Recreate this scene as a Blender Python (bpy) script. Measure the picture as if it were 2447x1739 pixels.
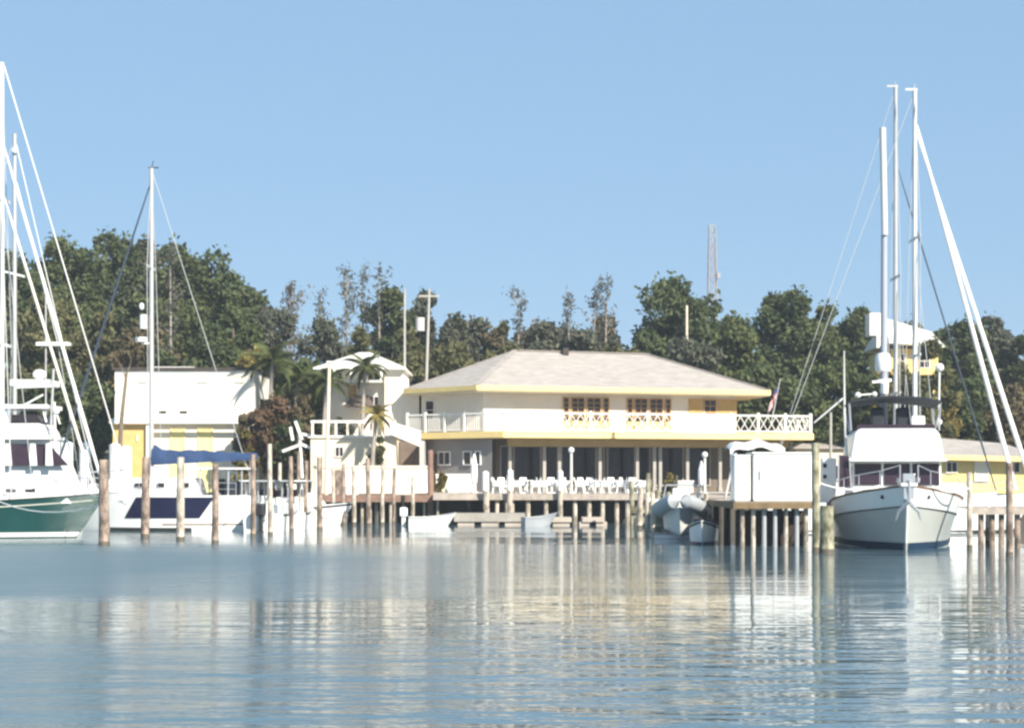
import bpy, math, random
import numpy as np
from mathutils import Vector, Matrix

random.seed(7)
RNG = np.random.default_rng(11)
for o in list(bpy.data.objects):
    bpy.data.objects.remove(o)
S = bpy.context.scene
COL = S.collection
R = math.radians

# ------------------------------------------------------------------ camera, sky, sun, exposure
EYE = 2.45            # eye height above the water (on a boat's deck)
FPX = 4000.0          # focal length in photograph pixels (photo is 2447 wide)
HOR = 1146.0          # row of the horizon in the photograph
cam_d = bpy.data.cameras.new('camera')
cam = bpy.data.objects.new('camera', cam_d)
COL.objects.link(cam)
cam.location = (0, 0, EYE)
cam.rotation_euler = (R(90), 0, 0)
cam_d.sensor_width = 36.0
cam_d.lens = FPX / 2447.0 * 36.0
cam_d.shift_y = (HOR - 869.5) / 2447.0
cam_d.clip_start = 0.5
cam_d.clip_end = 9000
S.camera = cam
SUN_AZ, SUN_EL = 143.0, 35.0      # azimuth clockwise from the view direction
world = bpy.data.worlds.new('World')
S.world = world
world.use_nodes = True
wn = world.node_tree
bg = wn.nodes['Background']
sky = wn.nodes.new('ShaderNodeTexSky')
sky.sky_type = 'NISHITA'
sky.sun_disc = False
sky.sun_elevation = R(SUN_EL)
sky.sun_rotation = R(SUN_AZ)
sky.altitude = 0
sky.air_density = 1.0
sky.dust_density = 0.35
sky.ozone_density = 2.6
# thin even haze over the clear sky: the whole dome is pulled towards one pale blue
mixn = wn.nodes.new('ShaderNodeMix')
mixn.data_type = 'RGBA'
mixn.inputs[0].default_value = 0.88
wn.links.new(sky.outputs[0], mixn.inputs[6])
mixn.inputs[7].default_value = (1.42, 2.40, 3.58, 1)
wn.links.new(mixn.outputs[2], bg.inputs[0])
bg.inputs[1].default_value = 0.10
sd = bpy.data.lights.new('sun', 'SUN')
sd.energy = 4.4
sd.angle = R(0.53)
sd.color = (1.0, 0.93, 0.80)
sun = bpy.data.objects.new('sun', sd)
COL.objects.link(sun)
tosun = Vector((math.sin(R(SUN_AZ)) * math.cos(R(SUN_EL)), math.cos(R(SUN_AZ)) * math.cos(R(SUN_EL)), math.sin(R(SUN_EL))))
sun.rotation_euler = (-tosun).to_track_quat('-Z', 'Y').to_euler()
sun.location = tosun * 60
S.view_settings.view_transform = 'Standard'
S.view_settings.look = 'None'
S.view_settings.gamma = 1.0
S.view_settings.use_curve_mapping = False
S.view_settings.exposure = 1.08
S.render.engine = 'CYCLES'
S.cycles.filter_width = 2.6
S.cycles.max_bounces = 8
S.cycles.transparent_max_bounces = 8


def P(x, y, d):
    """A photo pixel and a distance give the real place it stands at."""
    return Vector(((x - 1223.5) * d / FPX, d, EYE + (HOR - y) * d / FPX))


def PX(x, d):
    return (x - 1223.5) * d / FPX


def PZ(y, d):
    return EYE + (HOR - y) * d / FPX


# ------------------------------------------------------------------ materials
M = {}


def mat(name, col, rough=0.6, var=0.18, scale=1.5, bump=0.0, bscale=20, metal=0.0, spec=0.4, col2=None, stretch=(1, 1, 1), ramp=(.3, .7)):
    m = bpy.data.materials.new(name)
    m.use_nodes = True
    n, l = m.node_tree.nodes, m.node_tree.links
    b = n['Principled BSDF']
    b.inputs['Roughness'].default_value = rough
    b.inputs['Metallic'].default_value = metal
    b.inputs['Specular IOR Level'].default_value = spec
    tc = n.new('ShaderNodeTexCoord')
    mp = n.new('ShaderNodeMapping')
    mp.inputs['Scale'].default_value = stretch
    l.new(tc.outputs['Object'], mp.inputs[0])
    nz = n.new('ShaderNodeTexNoise')
    nz.inputs['Scale'].default_value = scale
    nz.inputs['Detail'].default_value = 6
    nz.inputs['Roughness'].default_value = 0.65
    l.new(mp.outputs[0], nz.inputs['Vector'])
    rp = n.new('ShaderNodeValToRGB')
    c2 = col2 if col2 else tuple(c * (1 - var) for c in col)
    rp.color_ramp.elements[0].position = ramp[0]
    rp.color_ramp.elements[0].color = (*c2, 1)
    rp.color_ramp.elements[1].position = ramp[1]
    rp.color_ramp.elements[1].color = (*(min(1, c * (1 + var * .4)) for c in col), 1)
    l.new(nz.outputs['Fac'], rp.inputs[0])
    l.new(rp.outputs[0], b.inputs['Base Color'])
    if bump > 0:
        n2 = n.new('ShaderNodeTexNoise')
        n2.inputs['Scale'].default_value = bscale
        n2.inputs['Detail'].default_value = 4
        l.new(mp.outputs[0], n2.inputs['Vector'])
        bp = n.new('ShaderNodeBump')
        bp.inputs['Strength'].default_value = bump
        bp.inputs['Distance'].default_value = 0.02
        l.new(n2.outputs['Fac'], bp.inputs['Height'])
        l.new(bp.outputs[0], b.inputs['Normal'])
    M[name] = m
    return m


mat('gelcoat', (0.80, 0.80, 0.78), 0.28, 0.07, 0.8)
mat('cream_gelcoat', (0.74, 0.70, 0.60), 0.35, 0.1, 0.8)
mat('grey_hull', (0.44, 0.45, 0.425), 0.2, 0.1, 0.7)
mat('green_hull', (0.010, 0.058, 0.056), 0.22, 0.25, 0.7)
mat('navy_hull', (0.013, 0.014, 0.045), 0.25, 0.2, 0.8)
mat('boot_navy', (0.012, 0.035, 0.075), 0.4, 0.3, 2)
mat('boot_dark', (0.03, 0.035, 0.035), 0.5, 0.3, 2)
mat('teak', (0.20, 0.11, 0.06), 0.6, 0.3, 3)
mat('blue_canvas', (0.022, 0.052, 0.135), 0.8, 0.3, 1.6, 0.4, 4)
mat('white_canvas', (0.80, 0.79, 0.77), 0.8, 0.08, 2, 0.3, 5)
mat('navy_canvas', (0.02, 0.025, 0.035), 0.8, 0.2, 2)
mat('alu', (0.50, 0.49, 0.48), 0.35, 0.1, 1, metal=0.25)
mat('mast_white', (0.62, 0.61, 0.59), 0.35, 0.06, 0.5)
mat('mast_grey', (0.36, 0.38, 0.43), 0.4, 0.1, 0.5)
mat('wire', (0.55, 0.55, 0.54), 0.4, 0.05, 1, metal=0.3)
mat('dark_wire', (0.035, 0.05, 0.08), 0.6, 0.05, 1)
mat('smoked_glass', (0.04, 0.024, 0.036), 0.10, 0.2, 1, spec=0.35)
mat('dark_glass', (0.030, 0.022, 0.026), 0.12, 0.3, 0.6, spec=0.3)
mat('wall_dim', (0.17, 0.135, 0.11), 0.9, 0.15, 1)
mat('black_plastic', (0.02, 0.02, 0.022), 0.5, 0.2, 3)
mat('rubber_grey', (0.36, 0.38, 0.40), 0.55, 0.12, 2)
mat('steel', (0.55, 0.56, 0.58), 0.3, 0.1, 2, metal=0.5)
mat('white_plastic', (0.82, 0.82, 0.80), 0.45, 0.05, 3)
mat('piling_wood', (0.33, 0.25, 0.20), 0.85, 0.6, 3.0, 0.9, 9, col2=(0.10, 0.075, 0.06), stretch=(1.2, 1.2, .5), ramp=(.40, .60))
mat('piling_pale', (0.50, 0.44, 0.37), 0.85, 0.5, 3.0, 0.9, 9, col2=(0.20, 0.165, 0.13), stretch=(1.2, 1.2, .5), ramp=(.38, .60))
mat('under_dock_shade', (0.045, 0.035, 0.028), 0.9, 0.4, 2)  # wood coloured dark for the shade under the finger dock
mat('piling_olive', (0.33, 0.31, 0.22), 0.88, 0.5, 2.6, 0.9, 7, col2=(0.10, 0.095, 0.055), stretch=(1.2, 1.2, .6), ramp=(.40, .60))
mat('piling_wet', (0.12, 0.10, 0.075), 0.6, 0.4, 3, 0.7, 9)
mat('dock_plank', (0.42, 0.36, 0.31), 0.85, 0.35, 2.5, 0.4, 12)
mat('dock_red', (0.27, 0.165, 0.125), 0.85, 0.4, 2.0, 0.4, 12)
mat('pontoon_grey', (0.36, 0.33, 0.29), 0.85, 0.25, 1.5)
mat('pontoon_float', (0.48, 0.41, 0.35), 0.7, 0.2, 1.5)
mat('stucco_white', (0.82, 0.765, 0.67), 0.9, 0.1, 0.8, 0.3, 30)
mat('stucco_warm', (0.78, 0.70, 0.56), 0.9, 0.13, 0.8, 0.3, 30)
mat('door_yellow', (0.84, 0.74, 0.34), 0.8, 0.08, 1)
mat('stucco_yellow', (0.78, 0.60, 0.25), 0.9, 0.12, 0.8, 0.3, 30)
mat('fascia_yellow', (0.84, 0.645, 0.28), 0.7, 0.1, 0.7)
mat('trim_white', (0.82, 0.80, 0.76), 0.6, 0.06, 2)
mat('trim_tan', (0.52, 0.33, 0.13), 0.6, 0.2, 2)
mat('shutter_ochre', (0.66, 0.44, 0.17), 0.7, 0.12, 2)
mat('soffit_tan', (0.42, 0.30, 0.14), 0.8, 0.2, 1)
mat('beam_wood', (0.20, 0.14, 0.07), 0.8, 0.3, 2)
mat('column_grey', (0.36, 0.335, 0.31), 0.8, 0.15, 2)
mat('wall_grey', (0.50, 0.48, 0.46), 0.9, 0.1, 1)
mat('wall_grey_shaded', (0.27, 0.255, 0.25), 0.9, 0.15, 1)  # wall grey taken darker to carry the corner block's shade
mat('shingle', (0.385, 0.345, 0.315), 0.9, 0.3, 1.6, 0.8, 10, stretch=(.8, .8, 9))
mat('metal_roof_white', (0.80, 0.765, 0.69), 0.45, 0.08, 0.6)
mat('dark_cap', (0.06, 0.045, 0.04), 0.7, 0.2, 1)
mat('brown_roof', (0.16, 0.12, 0.10), 0.9, 0.25, 1.5)
mat('concrete', (0.46, 0.44, 0.40), 0.9, 0.2, 0.7)
mat('seawall', (0.09, 0.075, 0.06), 0.9, 0.4, 0.8)
mat('sand', (0.30, 0.26, 0.19), 0.95, 0.3, 0.15, col2=(0.12, 0.13, 0.06))
mat('pole_cream', (0.68, 0.60, 0.48), 0.8, 0.15, 2)
mat('pole_grey', (0.40, 0.38, 0.35), 0.8, 0.2, 2)
mat('tower_red', (0.33, 0.24, 0.23), 0.7, 0.1, 1)
mat('tower_white', (0.34, 0.33, 0.34), 0.7, 0.1, 1)
mat('flag_red', (0.55, 0.03, 0.05), 0.8, 0.1, 3)
mat('flag_blue', (0.03, 0.05, 0.22), 0.8, 0.1, 3)
mat('bark', (0.20, 0.16, 0.12), 0.9, 0.35, 3)
mat('bark_grey', (0.34, 0.30, 0.27), 0.9, 0.3, 3)
mat('planter', (0.40, 0.22, 0.13), 0.85, 0.2, 2)


def leafmat(name, a, b, tl=0.25):
    m = bpy.data.materials.new(name)
    m.use_nodes = True
    n, l = m.node_tree.nodes, m.node_tree.links
    n.remove(n['Principled BSDF'])
    out = n['Material Output']
    ge = n.new('ShaderNodeNewGeometry')
    nz = n.new('ShaderNodeTexNoise')
    nz.inputs['Scale'].default_value = 0.55
    nz.inputs['Detail'].default_value = 5
    nz.inputs['Roughness'].default_value = 0.7
    l.new(ge.outputs['Position'], nz.inputs['Vector'])
    rp = n.new('ShaderNodeValToRGB')
    rp.color_ramp.elements[0].position = 0.34
    rp.color_ramp.elements[0].color = (*a, 1)
    rp.color_ramp.elements[1].position = 0.66
    rp.color_ramp.elements[1].color = (*b, 1)
    ad = n.new('ShaderNodeMath')
    ad.operation = 'MULTIPLY_ADD'
    l.new(ge.outputs['Random Per Island'], ad.inputs[0])
    ad.inputs[1].default_value = 0.22
    ad2 = n.new('ShaderNodeMath')
    ad2.operation = 'SUBTRACT'
    l.new(nz.outputs['Fac'], ad2.inputs[0])
    ad2.inputs[1].default_value = 0.11
    l.new(ad2.outputs[0], ad.inputs[2])
    l.new(ad.outputs[0], rp.inputs[0])
    df = n.new('ShaderNodeBsdfDiffuse')
    tr = n.new('ShaderNodeBsdfTranslucent')
    l.new(rp.outputs[0], df.inputs[0])
    l.new(rp.outputs[0], tr.inputs[0])
    mx = n.new('ShaderNodeMixShader')
    mx.inputs[0].default_value = tl
    l.new(df.outputs[0], mx.inputs[1])
    l.new(tr.outputs[0], mx.inputs[2])
    l.new(mx.outputs[0], out.inputs[0])
    M[name] = m


leafmat('leaf_dark', (0.055, 0.075, 0.038), (0.128, 0.148, 0.070))
leafmat('leaf_mid', (0.068, 0.088, 0.040), (0.145, 0.162, 0.070))
leafmat('leaf_olive', (0.078, 0.085, 0.042), (0.17, 0.162, 0.08))
leafmat('leaf_brown', (0.085, 0.07, 0.045), (0.18, 0.15, 0.09))
leafmat('leaf_grey', (0.075, 0.083, 0.062), (0.155, 0.158, 0.115))
leafmat('leaf_yellow', (0.13, 0.115, 0.04), (0.33, 0.26, 0.09))
leafmat('leaf_red', (0.085, 0.055, 0.036), (0.17, 0.115, 0.072))
leafmat('leaf_palm', (0.05, 0.07, 0.03), (0.14, 0.15, 0.06))
leafmat('needle', (0.075, 0.078, 0.062), (0.15, 0.148, 0.115), 0.2)


def water_material():
    m = bpy.data.materials.new('water')
    m.use_nodes = True
    n, l = m.node_tree.nodes, m.node_tree.links
    b = n['Principled BSDF']
    b.inputs['Base Color'].default_value = (0.085, 0.14, 0.17, 1)
    b.inputs['Roughness'].default_value = 0.02
    b.inputs['IOR'].default_value = 1.333
    ge = n.new('ShaderNodeNewGeometry')

    def noise(scale, stretch, detail=3, rough=0.55):
        mp = n.new('ShaderNodeMapping')
        mp.inputs['Scale'].default_value = stretch
        l.new(ge.outputs['Position'], mp.inputs[0])
        nz = n.new('ShaderNodeTexNoise')
        nz.inputs['Scale'].default_value = scale
        nz.inputs['Detail'].default_value = detail
        nz.inputs['Roughness'].default_value = rough
        l.new(mp.outputs[0], nz.inputs['Vector'])
        return nz.outputs['Fac']

    def math_(op, a, c=None, d=None):
        q = n.new('ShaderNodeMath')
        q.operation = op
        for i, v in enumerate((a, c, d)):
            if v is None:
                continue
            if isinstance(v, (int, float)):
                q.inputs[i].default_value = v
            else:
                l.new(v, q.inputs[i])
        return q.outputs[0]

    sep = n.new('ShaderNodeSeparateXYZ')
    l.new(ge.outputs['Position'], sep.inputs[0])
    # wind patches: ripples come and go over the harbour, weak in the lee of the docks and boats
    patch = noise(1.0, (0.018, 0.075, 1), 2)
    def ramp(v, pts):
        rp = n.new('ShaderNodeValToRGB')
        e = rp.color_ramp.elements
        e[0].position, e[0].color = pts[0][0], (pts[0][1],) * 3 + (1,)
        e[1].position, e[1].color = pts[-1][0], (pts[-1][1],) * 3 + (1,)
        for p, c in pts[1:-1]:
            k = e.new(p)
            k.color = (c, c, c, 1)
        l.new(v, rp.inputs[0])
        return rp.outputs[0]
    yd = math_('DIVIDE', sep.outputs['Y'], 100.0)
    lee = ramp(yd, [(0.0, 1.0), (0.19, 1.0), (0.225, 0.9), (0.255, 0.55), (0.27, 0.30), (0.335, 0.30), (0.36, 1.0), (0.56, 1.05), (0.61, 0.6), (0.66, 0.25), (0.78, 0.12), (1.0, 0.10)])
    side = math_('MULTIPLY_ADD', sep.outputs['X'], -0.22, 0.22)
    side = math_('MINIMUM', math_('MAXIMUM', side, 0.22), 3.0)
    pm = math_('MULTIPLY_ADD', patch, 1.2, 0.35)
    mask = math_('MULTIPLY', math_('MULTIPLY', lee, side), pm)
    # capillary ripples too fine to see one by one spread the reflection
    l.new(math_('MINIMUM', math_('MULTIPLY_ADD', mask, 0.15, 0.02), 0.40), b.inputs['Roughness'])
    fine = noise(1.0, (1.3, 4.2, 1), 3, 0.6)
    med = noise(1.0, (0.30, 1.05, 1), 3, 0.5)
    long = noise(1.0, (0.05, 0.22, 1), 2)
    h = math_('MULTIPLY', fine, 0.030)
    h = math_('MULTIPLY_ADD', med, 0.075, h)
    h = math_('MULTIPLY', h, math_('MINIMUM', mask, 1.1))
    # short chop in the open water nearest the boat
    near = ramp(yd, [(0.0, 1.0), (0.20, 1.0), (0.24, 0.75), (0.29, 0.28), (0.36, 0.10), (0.45, 0.0), (1.0, 0.0)])
    chop = math_('MULTIPLY_ADD', noise(1.0, (0.42, 1.5, 1), 2, 0.5), 0.085, math_('MULTIPLY', noise(1.0, (1.6, 4.6, 1), 2, 0.5), 0.016))
    h = math_('MULTIPLY_ADD', chop, near, h)
    h = math_('MULTIPLY_ADD', long, 0.05, h)
    bp = n.new('ShaderNodeBump')
    bp.inputs['Strength'].default_value = 1.0
    bp.inputs['Distance'].default_value = 1.0
    l.new(h, bp.inputs['Height'])
    l.new(bp.outputs[0], b.inputs['Normal'])
    M['water'] = m


water_material()

# ------------------------------------------------------------------ mesh helpers
ROOTM = {}


class MB:
    def __init__(self):
        self.v, self.f, self.mi = [], [], []
        self.cur = 0

    def add(self, vs, fs):
        o = len(self.v)
        self.v += [tuple(p) for p in vs]
        self.f += [tuple(i + o for i in q) for q in fs]
        self.mi += [self.cur] * len(fs)

    def box(self, a, b):
        (x0, y0, z0), (x1, y1, z1) = a, b
        self.add([(x0, y0, z0), (x1, y0, z0), (x1, y1, z0), (x0, y1, z0), (x0, y0, z1), (x1, y0, z1), (x1, y1, z1), (x0, y1, z1)],
                 [(0, 3, 2, 1), (4, 5, 6, 7), (0, 1, 5, 4), (1, 2, 6, 5), (2, 3, 7, 6), (3, 0, 4, 7)])
        return self

    def cbox(self, c, s):
        return self.box([c[i] - s[i] / 2 for i in range(3)], [c[i] + s[i] / 2 for i in range(3)])

    def beam(self, p, q, w, h=None, up=(0, 0, 1)):
        h = h or w
        p, q, up = Vector(p), Vector(q), Vector(up)
        t = (q - p).normalized()
        s = t.cross(up)
        if s.length < 1e-4:
            s = t.cross(Vector((1, 0, 0)))
        s.normalize()
        u = s.cross(t)
        vs = []
        for c in (p, q):
            for a, b in ((-1, -1), (1, -1), (1, 1), (-1, 1)):
                vs.append(c + s * (a * w / 2) + u * (b * h / 2))
        self.add(vs, [(0, 1, 2, 3), (7, 6, 5, 4), (0, 4, 5, 1), (1, 5, 6, 2), (2, 6, 7, 3), (3, 7, 4, 0)])
        return self

    def tube(self, pts, r, n=8, cap=True):
        pts = [Vector(p) for p in pts]
        rs = r if isinstance(r, (list, tuple)) else [r] * len(pts)
        vs, fs = [], []
        ref = None
        for i, p in enumerate(pts):
            t = (pts[min(i + 1, len(pts) - 1)] - pts[max(i - 1, 0)]).normalized()
            if ref is None:
                ref = Vector((1, 0, 0)) if abs(t.x) < 0.8 else Vector((0, 1, 0))
            s = t.cross(ref).normalized()
            u = t.cross(s)
            for k in range(n):
                a = 2 * math.pi * k / n
                vs.append(p + (s * math.cos(a) + u * math.sin(a)) * rs[i])
        for i in range(len(pts) - 1):
            for k in range(n):
                k2 = (k + 1) % n
                fs.append((i * n + k, i * n + k2, (i + 1) * n + k2, (i + 1) * n + k))
        if cap:
            fs.append(tuple(range(n - 1, -1, -1)))
            fs.append(tuple((len(pts) - 1) * n + k for k in range(n)))
        self.add(vs, fs)
        return self

    def prism(self, poly, z0, z1):
        n = len(poly)
        vs = [(p[0], p[1], z0) for p in poly] + [(p[0], p[1], z1) for p in poly]
        fs = [tuple(range(n - 1, -1, -1)), tuple(range(n, 2 * n))]
        fs += [(i, (i + 1) % n, n + (i + 1) % n, n + i) for i in range(n)]
        self.add(vs, fs)
        return self

    def poly(self, pts):
        self.add(pts, [tuple(range(len(pts)))])
        return self

    def slab(self, pts, dirv):
        """A polygon thickened along dirv."""
        n = len(pts)
        d = Vector(dirv)
        a = [Vector(p) for p in pts]
        vs = a + [p + d for p in a]
        fs = [tuple(range(n)), tuple(range(2 * n - 1, n - 1, -1))]
        fs += [(i, n + i, n + (i + 1) % n, (i + 1) % n) for i in range(n)]
        self.add(vs, fs)
        return self

    def ball(self, c, r, n=10, m=7, sz=(1, 1, 1)):
        vs, fs = [], []
        for i in range(m + 1):
            t = math.pi * i / m
            for k in range(n):
                a = 2 * math.pi * k / n
                vs.append((c[0] + r * sz[0] * math.sin(t) * math.cos(a), c[1] + r * sz[1] * math.sin(t) * math.sin(a), c[2] + r * sz[2] * math.cos(t)))
        for i in range(m):
            for k in range(n):
                fs.append((i * n + k, (i + 1) * n + k, (i + 1) * n + (k + 1) % n, i * n + (k + 1) % n))
        self.add(vs, fs)
        return self

    def lathe(self, prof, c, n=12):
        return self.tube([(c[0], c[1], c[2] + z) for r, z in prof], [max(r, 0.001) for r, z in prof], n)

    def build(self, name, m, parent=None, world=False, smooth=False, bevel=0):
        me = bpy.data.meshes.new(name)
        vs = self.v
        if world and parent is not None:
            inv = ROOTM[parent.name].inverted()
            vs = [tuple(inv @ Vector(p)) for p in vs]
        me.from_pydata(vs, [], self.f)
        ms = m if isinstance(m, (list, tuple)) else [m]
        for k in ms:
            me.materials.append(M[k])
        if len(ms) > 1:
            me.polygons.foreach_set('material_index', self.mi)
        if smooth:
            me.polygons.foreach_set('use_smooth', [True] * len(me.polygons))
            try:
                me.set_sharp_from_angle(angle=R(40))
            except Exception:
                pass
        me.update()
        o = bpy.data.objects.new(name, me)
        COL.objects.link(o)
        if parent is not None:
            o.parent = parent
            ROOTM[o.name] = ROOTM[parent.name]
        else:
            ROOTM[o.name] = Matrix.Identity(4)
        if bevel:
            bm = o.modifiers.new('bevel', 'BEVEL')
            bm.width = bevel
            bm.segments = 2
            bm.limit_method = 'ANGLE'
        return o


def tag(o, label=None, cat=None, group=None, kind=None):
    if label:
        o['label'] = label
    if cat:
        o['category'] = cat
    if group:
        o['group'] = group
    if kind:
        o['kind'] = kind
    return o


def thing(name, label, cat, loc=(0, 0, 0), rz=0.0, group=None):
    o = bpy.data.objects.new(name, None)
    COL.objects.link(o)
    o.empty_display_size = 0.3
    o.location = loc
    o.rotation_euler = (0, 0, rz)
    ROOTM[o.name] = Matrix.Translation(Vector(loc)) @ Matrix.Rotation(rz, 4, 'Z')
    return tag(o, label, cat, group)


KIDS = {}


def children_of(o):
    return [c for c in COL.objects if c.parent == o]


def copy_tree(o, parent=None):
    c = o.copy()
    COL.objects.link(c)
    if parent is not None:
        c.parent = parent
    for k in children_of(o):
        copy_tree(k, c)
    return c


def dup(o, loc, rz, label, group=None, scale=None):
    c = copy_tree(o)
    c.location = loc
    c.rotation_euler = (0, 0, rz)
    c['label'] = label
    if group:
        c['group'] = group
    if scale:
        c.scale = scale
    ROOTM[c.name] = Matrix.Translation(Vector(loc)) @ Matrix.Rotation(rz, 4, 'Z')
    return c


def structure(o):
    o['kind'] = 'structure'
    return o


# ------------------------------------------------------------------ water, land, seawall
SHORE = 98.5
LANDZ = 1.55
w = MB()
w.add([(-1200, -60, 0), (1200, -60, 0), (1200, 1600, 0), (-1200, 1600, 0)], [(0, 1, 2, 3)])
structure(w.build('water', 'water'))

g = MB()
xs = [-1200, -600, -200, -90, -60] + [x for x in np.linspace(-48, 48, 33)] + [60, 90, 200, 600, 1200]
ys = [SHORE, 104, 110, 116, 122, 128, 134, 142, 152, 170, 200, 400, 800, 1600]


def land_z(x, y):
    hill = 5.0 * math.exp(-((x + 28) / 20) ** 2) * min(1, max(0, (y - 112) / 22))
    hill += 2.2 * math.exp(-((x - 26) / 18) ** 2) * min(1, max(0, (y - 116) / 22))
    return LANDZ + hill + (0.0 if y < 104 else 0.08 * math.sin(x * 1.3 + y))


vs = [(x, y, land_z(x, y)) for y in ys for x in xs]
nx = len(xs)
fs = [(j * nx + i, j * nx + i + 1, (j + 1) * nx + i + 1, (j + 1) * nx + i) for j in range(len(ys) - 1) for i in range(nx - 1)]
g.add(vs, fs)
structure(g.build('ground', 'sand', smooth=True))
s = MB()
s.box((-600, SHORE - 0.35, -1.5), (600, SHORE - 0.004, LANDZ + 0.1))
structure(s.build('seawall', 'seawall'))
t = MB()
t.box((PX(1000, 100), SHORE, LANDZ - 0.2), (PX(1960, 106), 103.5, 1.70))
structure(t.build('terrace', 'concrete'))

# sea haze: one closed box of even thin air round everything
hz = MB()
hz.box((-1300, -80, -1.9), (1300, 1700, 46))
hzo = hz.build('haze', 'gelcoat')
hzo['kind'] = 'stuff'
hm = bpy.data.materials.new('haze')
hm.use_nodes = True
hm.node_tree.nodes.remove(hm.node_tree.nodes['Principled BSDF'])
pv_ = hm.node_tree.nodes.new('ShaderNodeVolumePrincipled')
pv_.inputs['Color'].default_value = (0.80, 0.90, 1.0, 1)
pv_.inputs['Density'].default_value = 0.00045
pv_.inputs['Anisotropy'].default_value = 0.0
hm.node_tree.links.new(pv_.outputs[0], hm.node_tree.nodes['Material Output'].inputs['Volume'])
hzo.data.materials.clear()
hzo.data.materials.append(hm)

# ------------------------------------------------------------------ restaurant
FL = P(1140, 936, 101.0)
BL = P(966, 940, 105.6)
FR = P(1840, 948, 107.0)
for p in (FL, BL, FR):
    p.z = 7.78
BR = Vector((15.0, 119.0, 7.78))
BB = Vector((-6.3, 117.0, 7.78))
eave = [BL, FL, FR, BR, BB]
RL = P(1230, 838, 108.0)
RR = P(1545, 843, 111.0)
RL.z = RR.z = 10.78


def inset(poly, dist):
    n = len(poly)
    lines = []
    for i in range(n):
        a, b = Vector(poly[i][:2]), Vector(poly[(i + 1) % n][:2])
        d = (b - a).normalized()
        nn = Vector((-d.y, d.x))
        lines.append((a + nn * dist[i], d))
    out = []
    for i in range(n):
        (p, d), (q, e) = lines[i - 1], lines[i]
        den = d.x * e.y - d.y * e.x
        tt = ((q.x - p.x) * e.y - (q.y - p.y) * e.x) / den
        out.append(p + d * tt)
    return out


house = thing('restaurant_building', 'long two storey restaurant with grey hipped roof, white upper walls and yellow balcony edge', 'restaurant', (3, 105, LANDZ))
wall = inset(eave, [1.35, 1.35, 1.95, 1.0, 1.0])
WL, WF, WR, WBR, WBL = wall
SL0, SL1, SLF = P(968, 1030, 105.2), P(1203, 1050, 100.7), P(1942, 1052, 106.5)
slab_poly = [SL0.xy, SL1.xy, SLF.xy, Vector((16.8, 118.0)), Vector((-5.6, 116.0))]
ZS0, ZS1, ZE = 4.93, 5.36, 7.74
rf = MB()
ev = [Vector((p.x, p.y, 8.16)) for p in eave]
rf.add(ev + [RL, RR], [(1, 2, 6, 5), (0, 1, 5), (4, 0, 5), (2, 3, 6), (3, 4, 5, 6)])
roof = rf.build('roof', 'shingle', house, True)
cp = MB()
for a, b in ((RL, RR), (RL, ev[1]), (RL, ev[0]), (RR, ev[2]), (RR, ev[3])):
    cp.beam(Vector(a) + Vector((0, 0, .02)), Vector(b) + Vector((0, 0, .02)), .34, .05)
cp.build('ridge_cap', 'shingle', roof, True)
fa = MB()
for i in range(5):
    a, b = eave[i], eave[(i + 1) % 5]
    d = (b - a).normalized()
    nn = Vector((d.y, -d.x, 0))
    fa.slab([a + Vector((0, 0, .08)), b + Vector((0, 0, .08)), b + Vector((0, 0, .375)), a + Vector((0, 0, .375))], nn * 0.06)
fa.build('fascia', 'fascia_yellow', house, True)
so = MB()
so.prism([p.xy for p in eave], 7.80, 7.835)
so.build('soffit', 'stucco_warm', house, True)
uw = MB()
uw.prism(wall, ZS1 + .002, 7.797)
uw.build('upper_wall', 'stucco_white', house, True)
sl = MB()
sl.prism(slab_poly, ZS0 + .05, ZS1)
sl.build('balcony_floor', 'soffit_tan', house, True)
sf = MB()
for i in range(5):
    a, b = Vector((*slab_poly[i], 0)), Vector((*slab_poly[(i + 1) % 5], 0))
    d = (b - a).normalized()
    nn = Vector((d.y, -d.x, 0))
    z0, z1 = ZS0 + .06, ZS1 + .03
    sf.slab([a + Vector((0, 0, z0)), b + Vector((0, 0, z0)), b + Vector((0, 0, z1)), a + Vector((0, 0, z1))], nn * 0.07)
sf.build('balcony_fascia', 'fascia_yellow', house, True)

# local frames along walls
def frame(a, b):
    a, b = Vector((a[0], a[1], 0)), Vector((b[0], b[1], 0))
    d = (b - a).normalized()
    return a, d, Vector((d.y, -d.x, 0)), (b - a).length


def at_px(fr, px):
    """distance along a wall where the sight line of photo column px meets it"""
    a, d, nn, L = fr
    k = (px - 1223.5) / FPX
    return (k * a.y - a.x) / (d.x - k * d.y)


def wbox(mb, fr, u0, u1, z0, z1, o0, o1):
    a, d, nn, L = fr
    p = a + d * u0 + nn * o0
    q = a + d * u1 + nn * o0
    mb.slab([p + Vector((0, 0, z0)), q + Vector((0, 0, z0)), q + Vector((0, 0, z1)), p + Vector((0, 0, z1))], nn * (o1 - o0))


fw = frame(WF, WR)
flw = frame(WL, WF)


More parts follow.
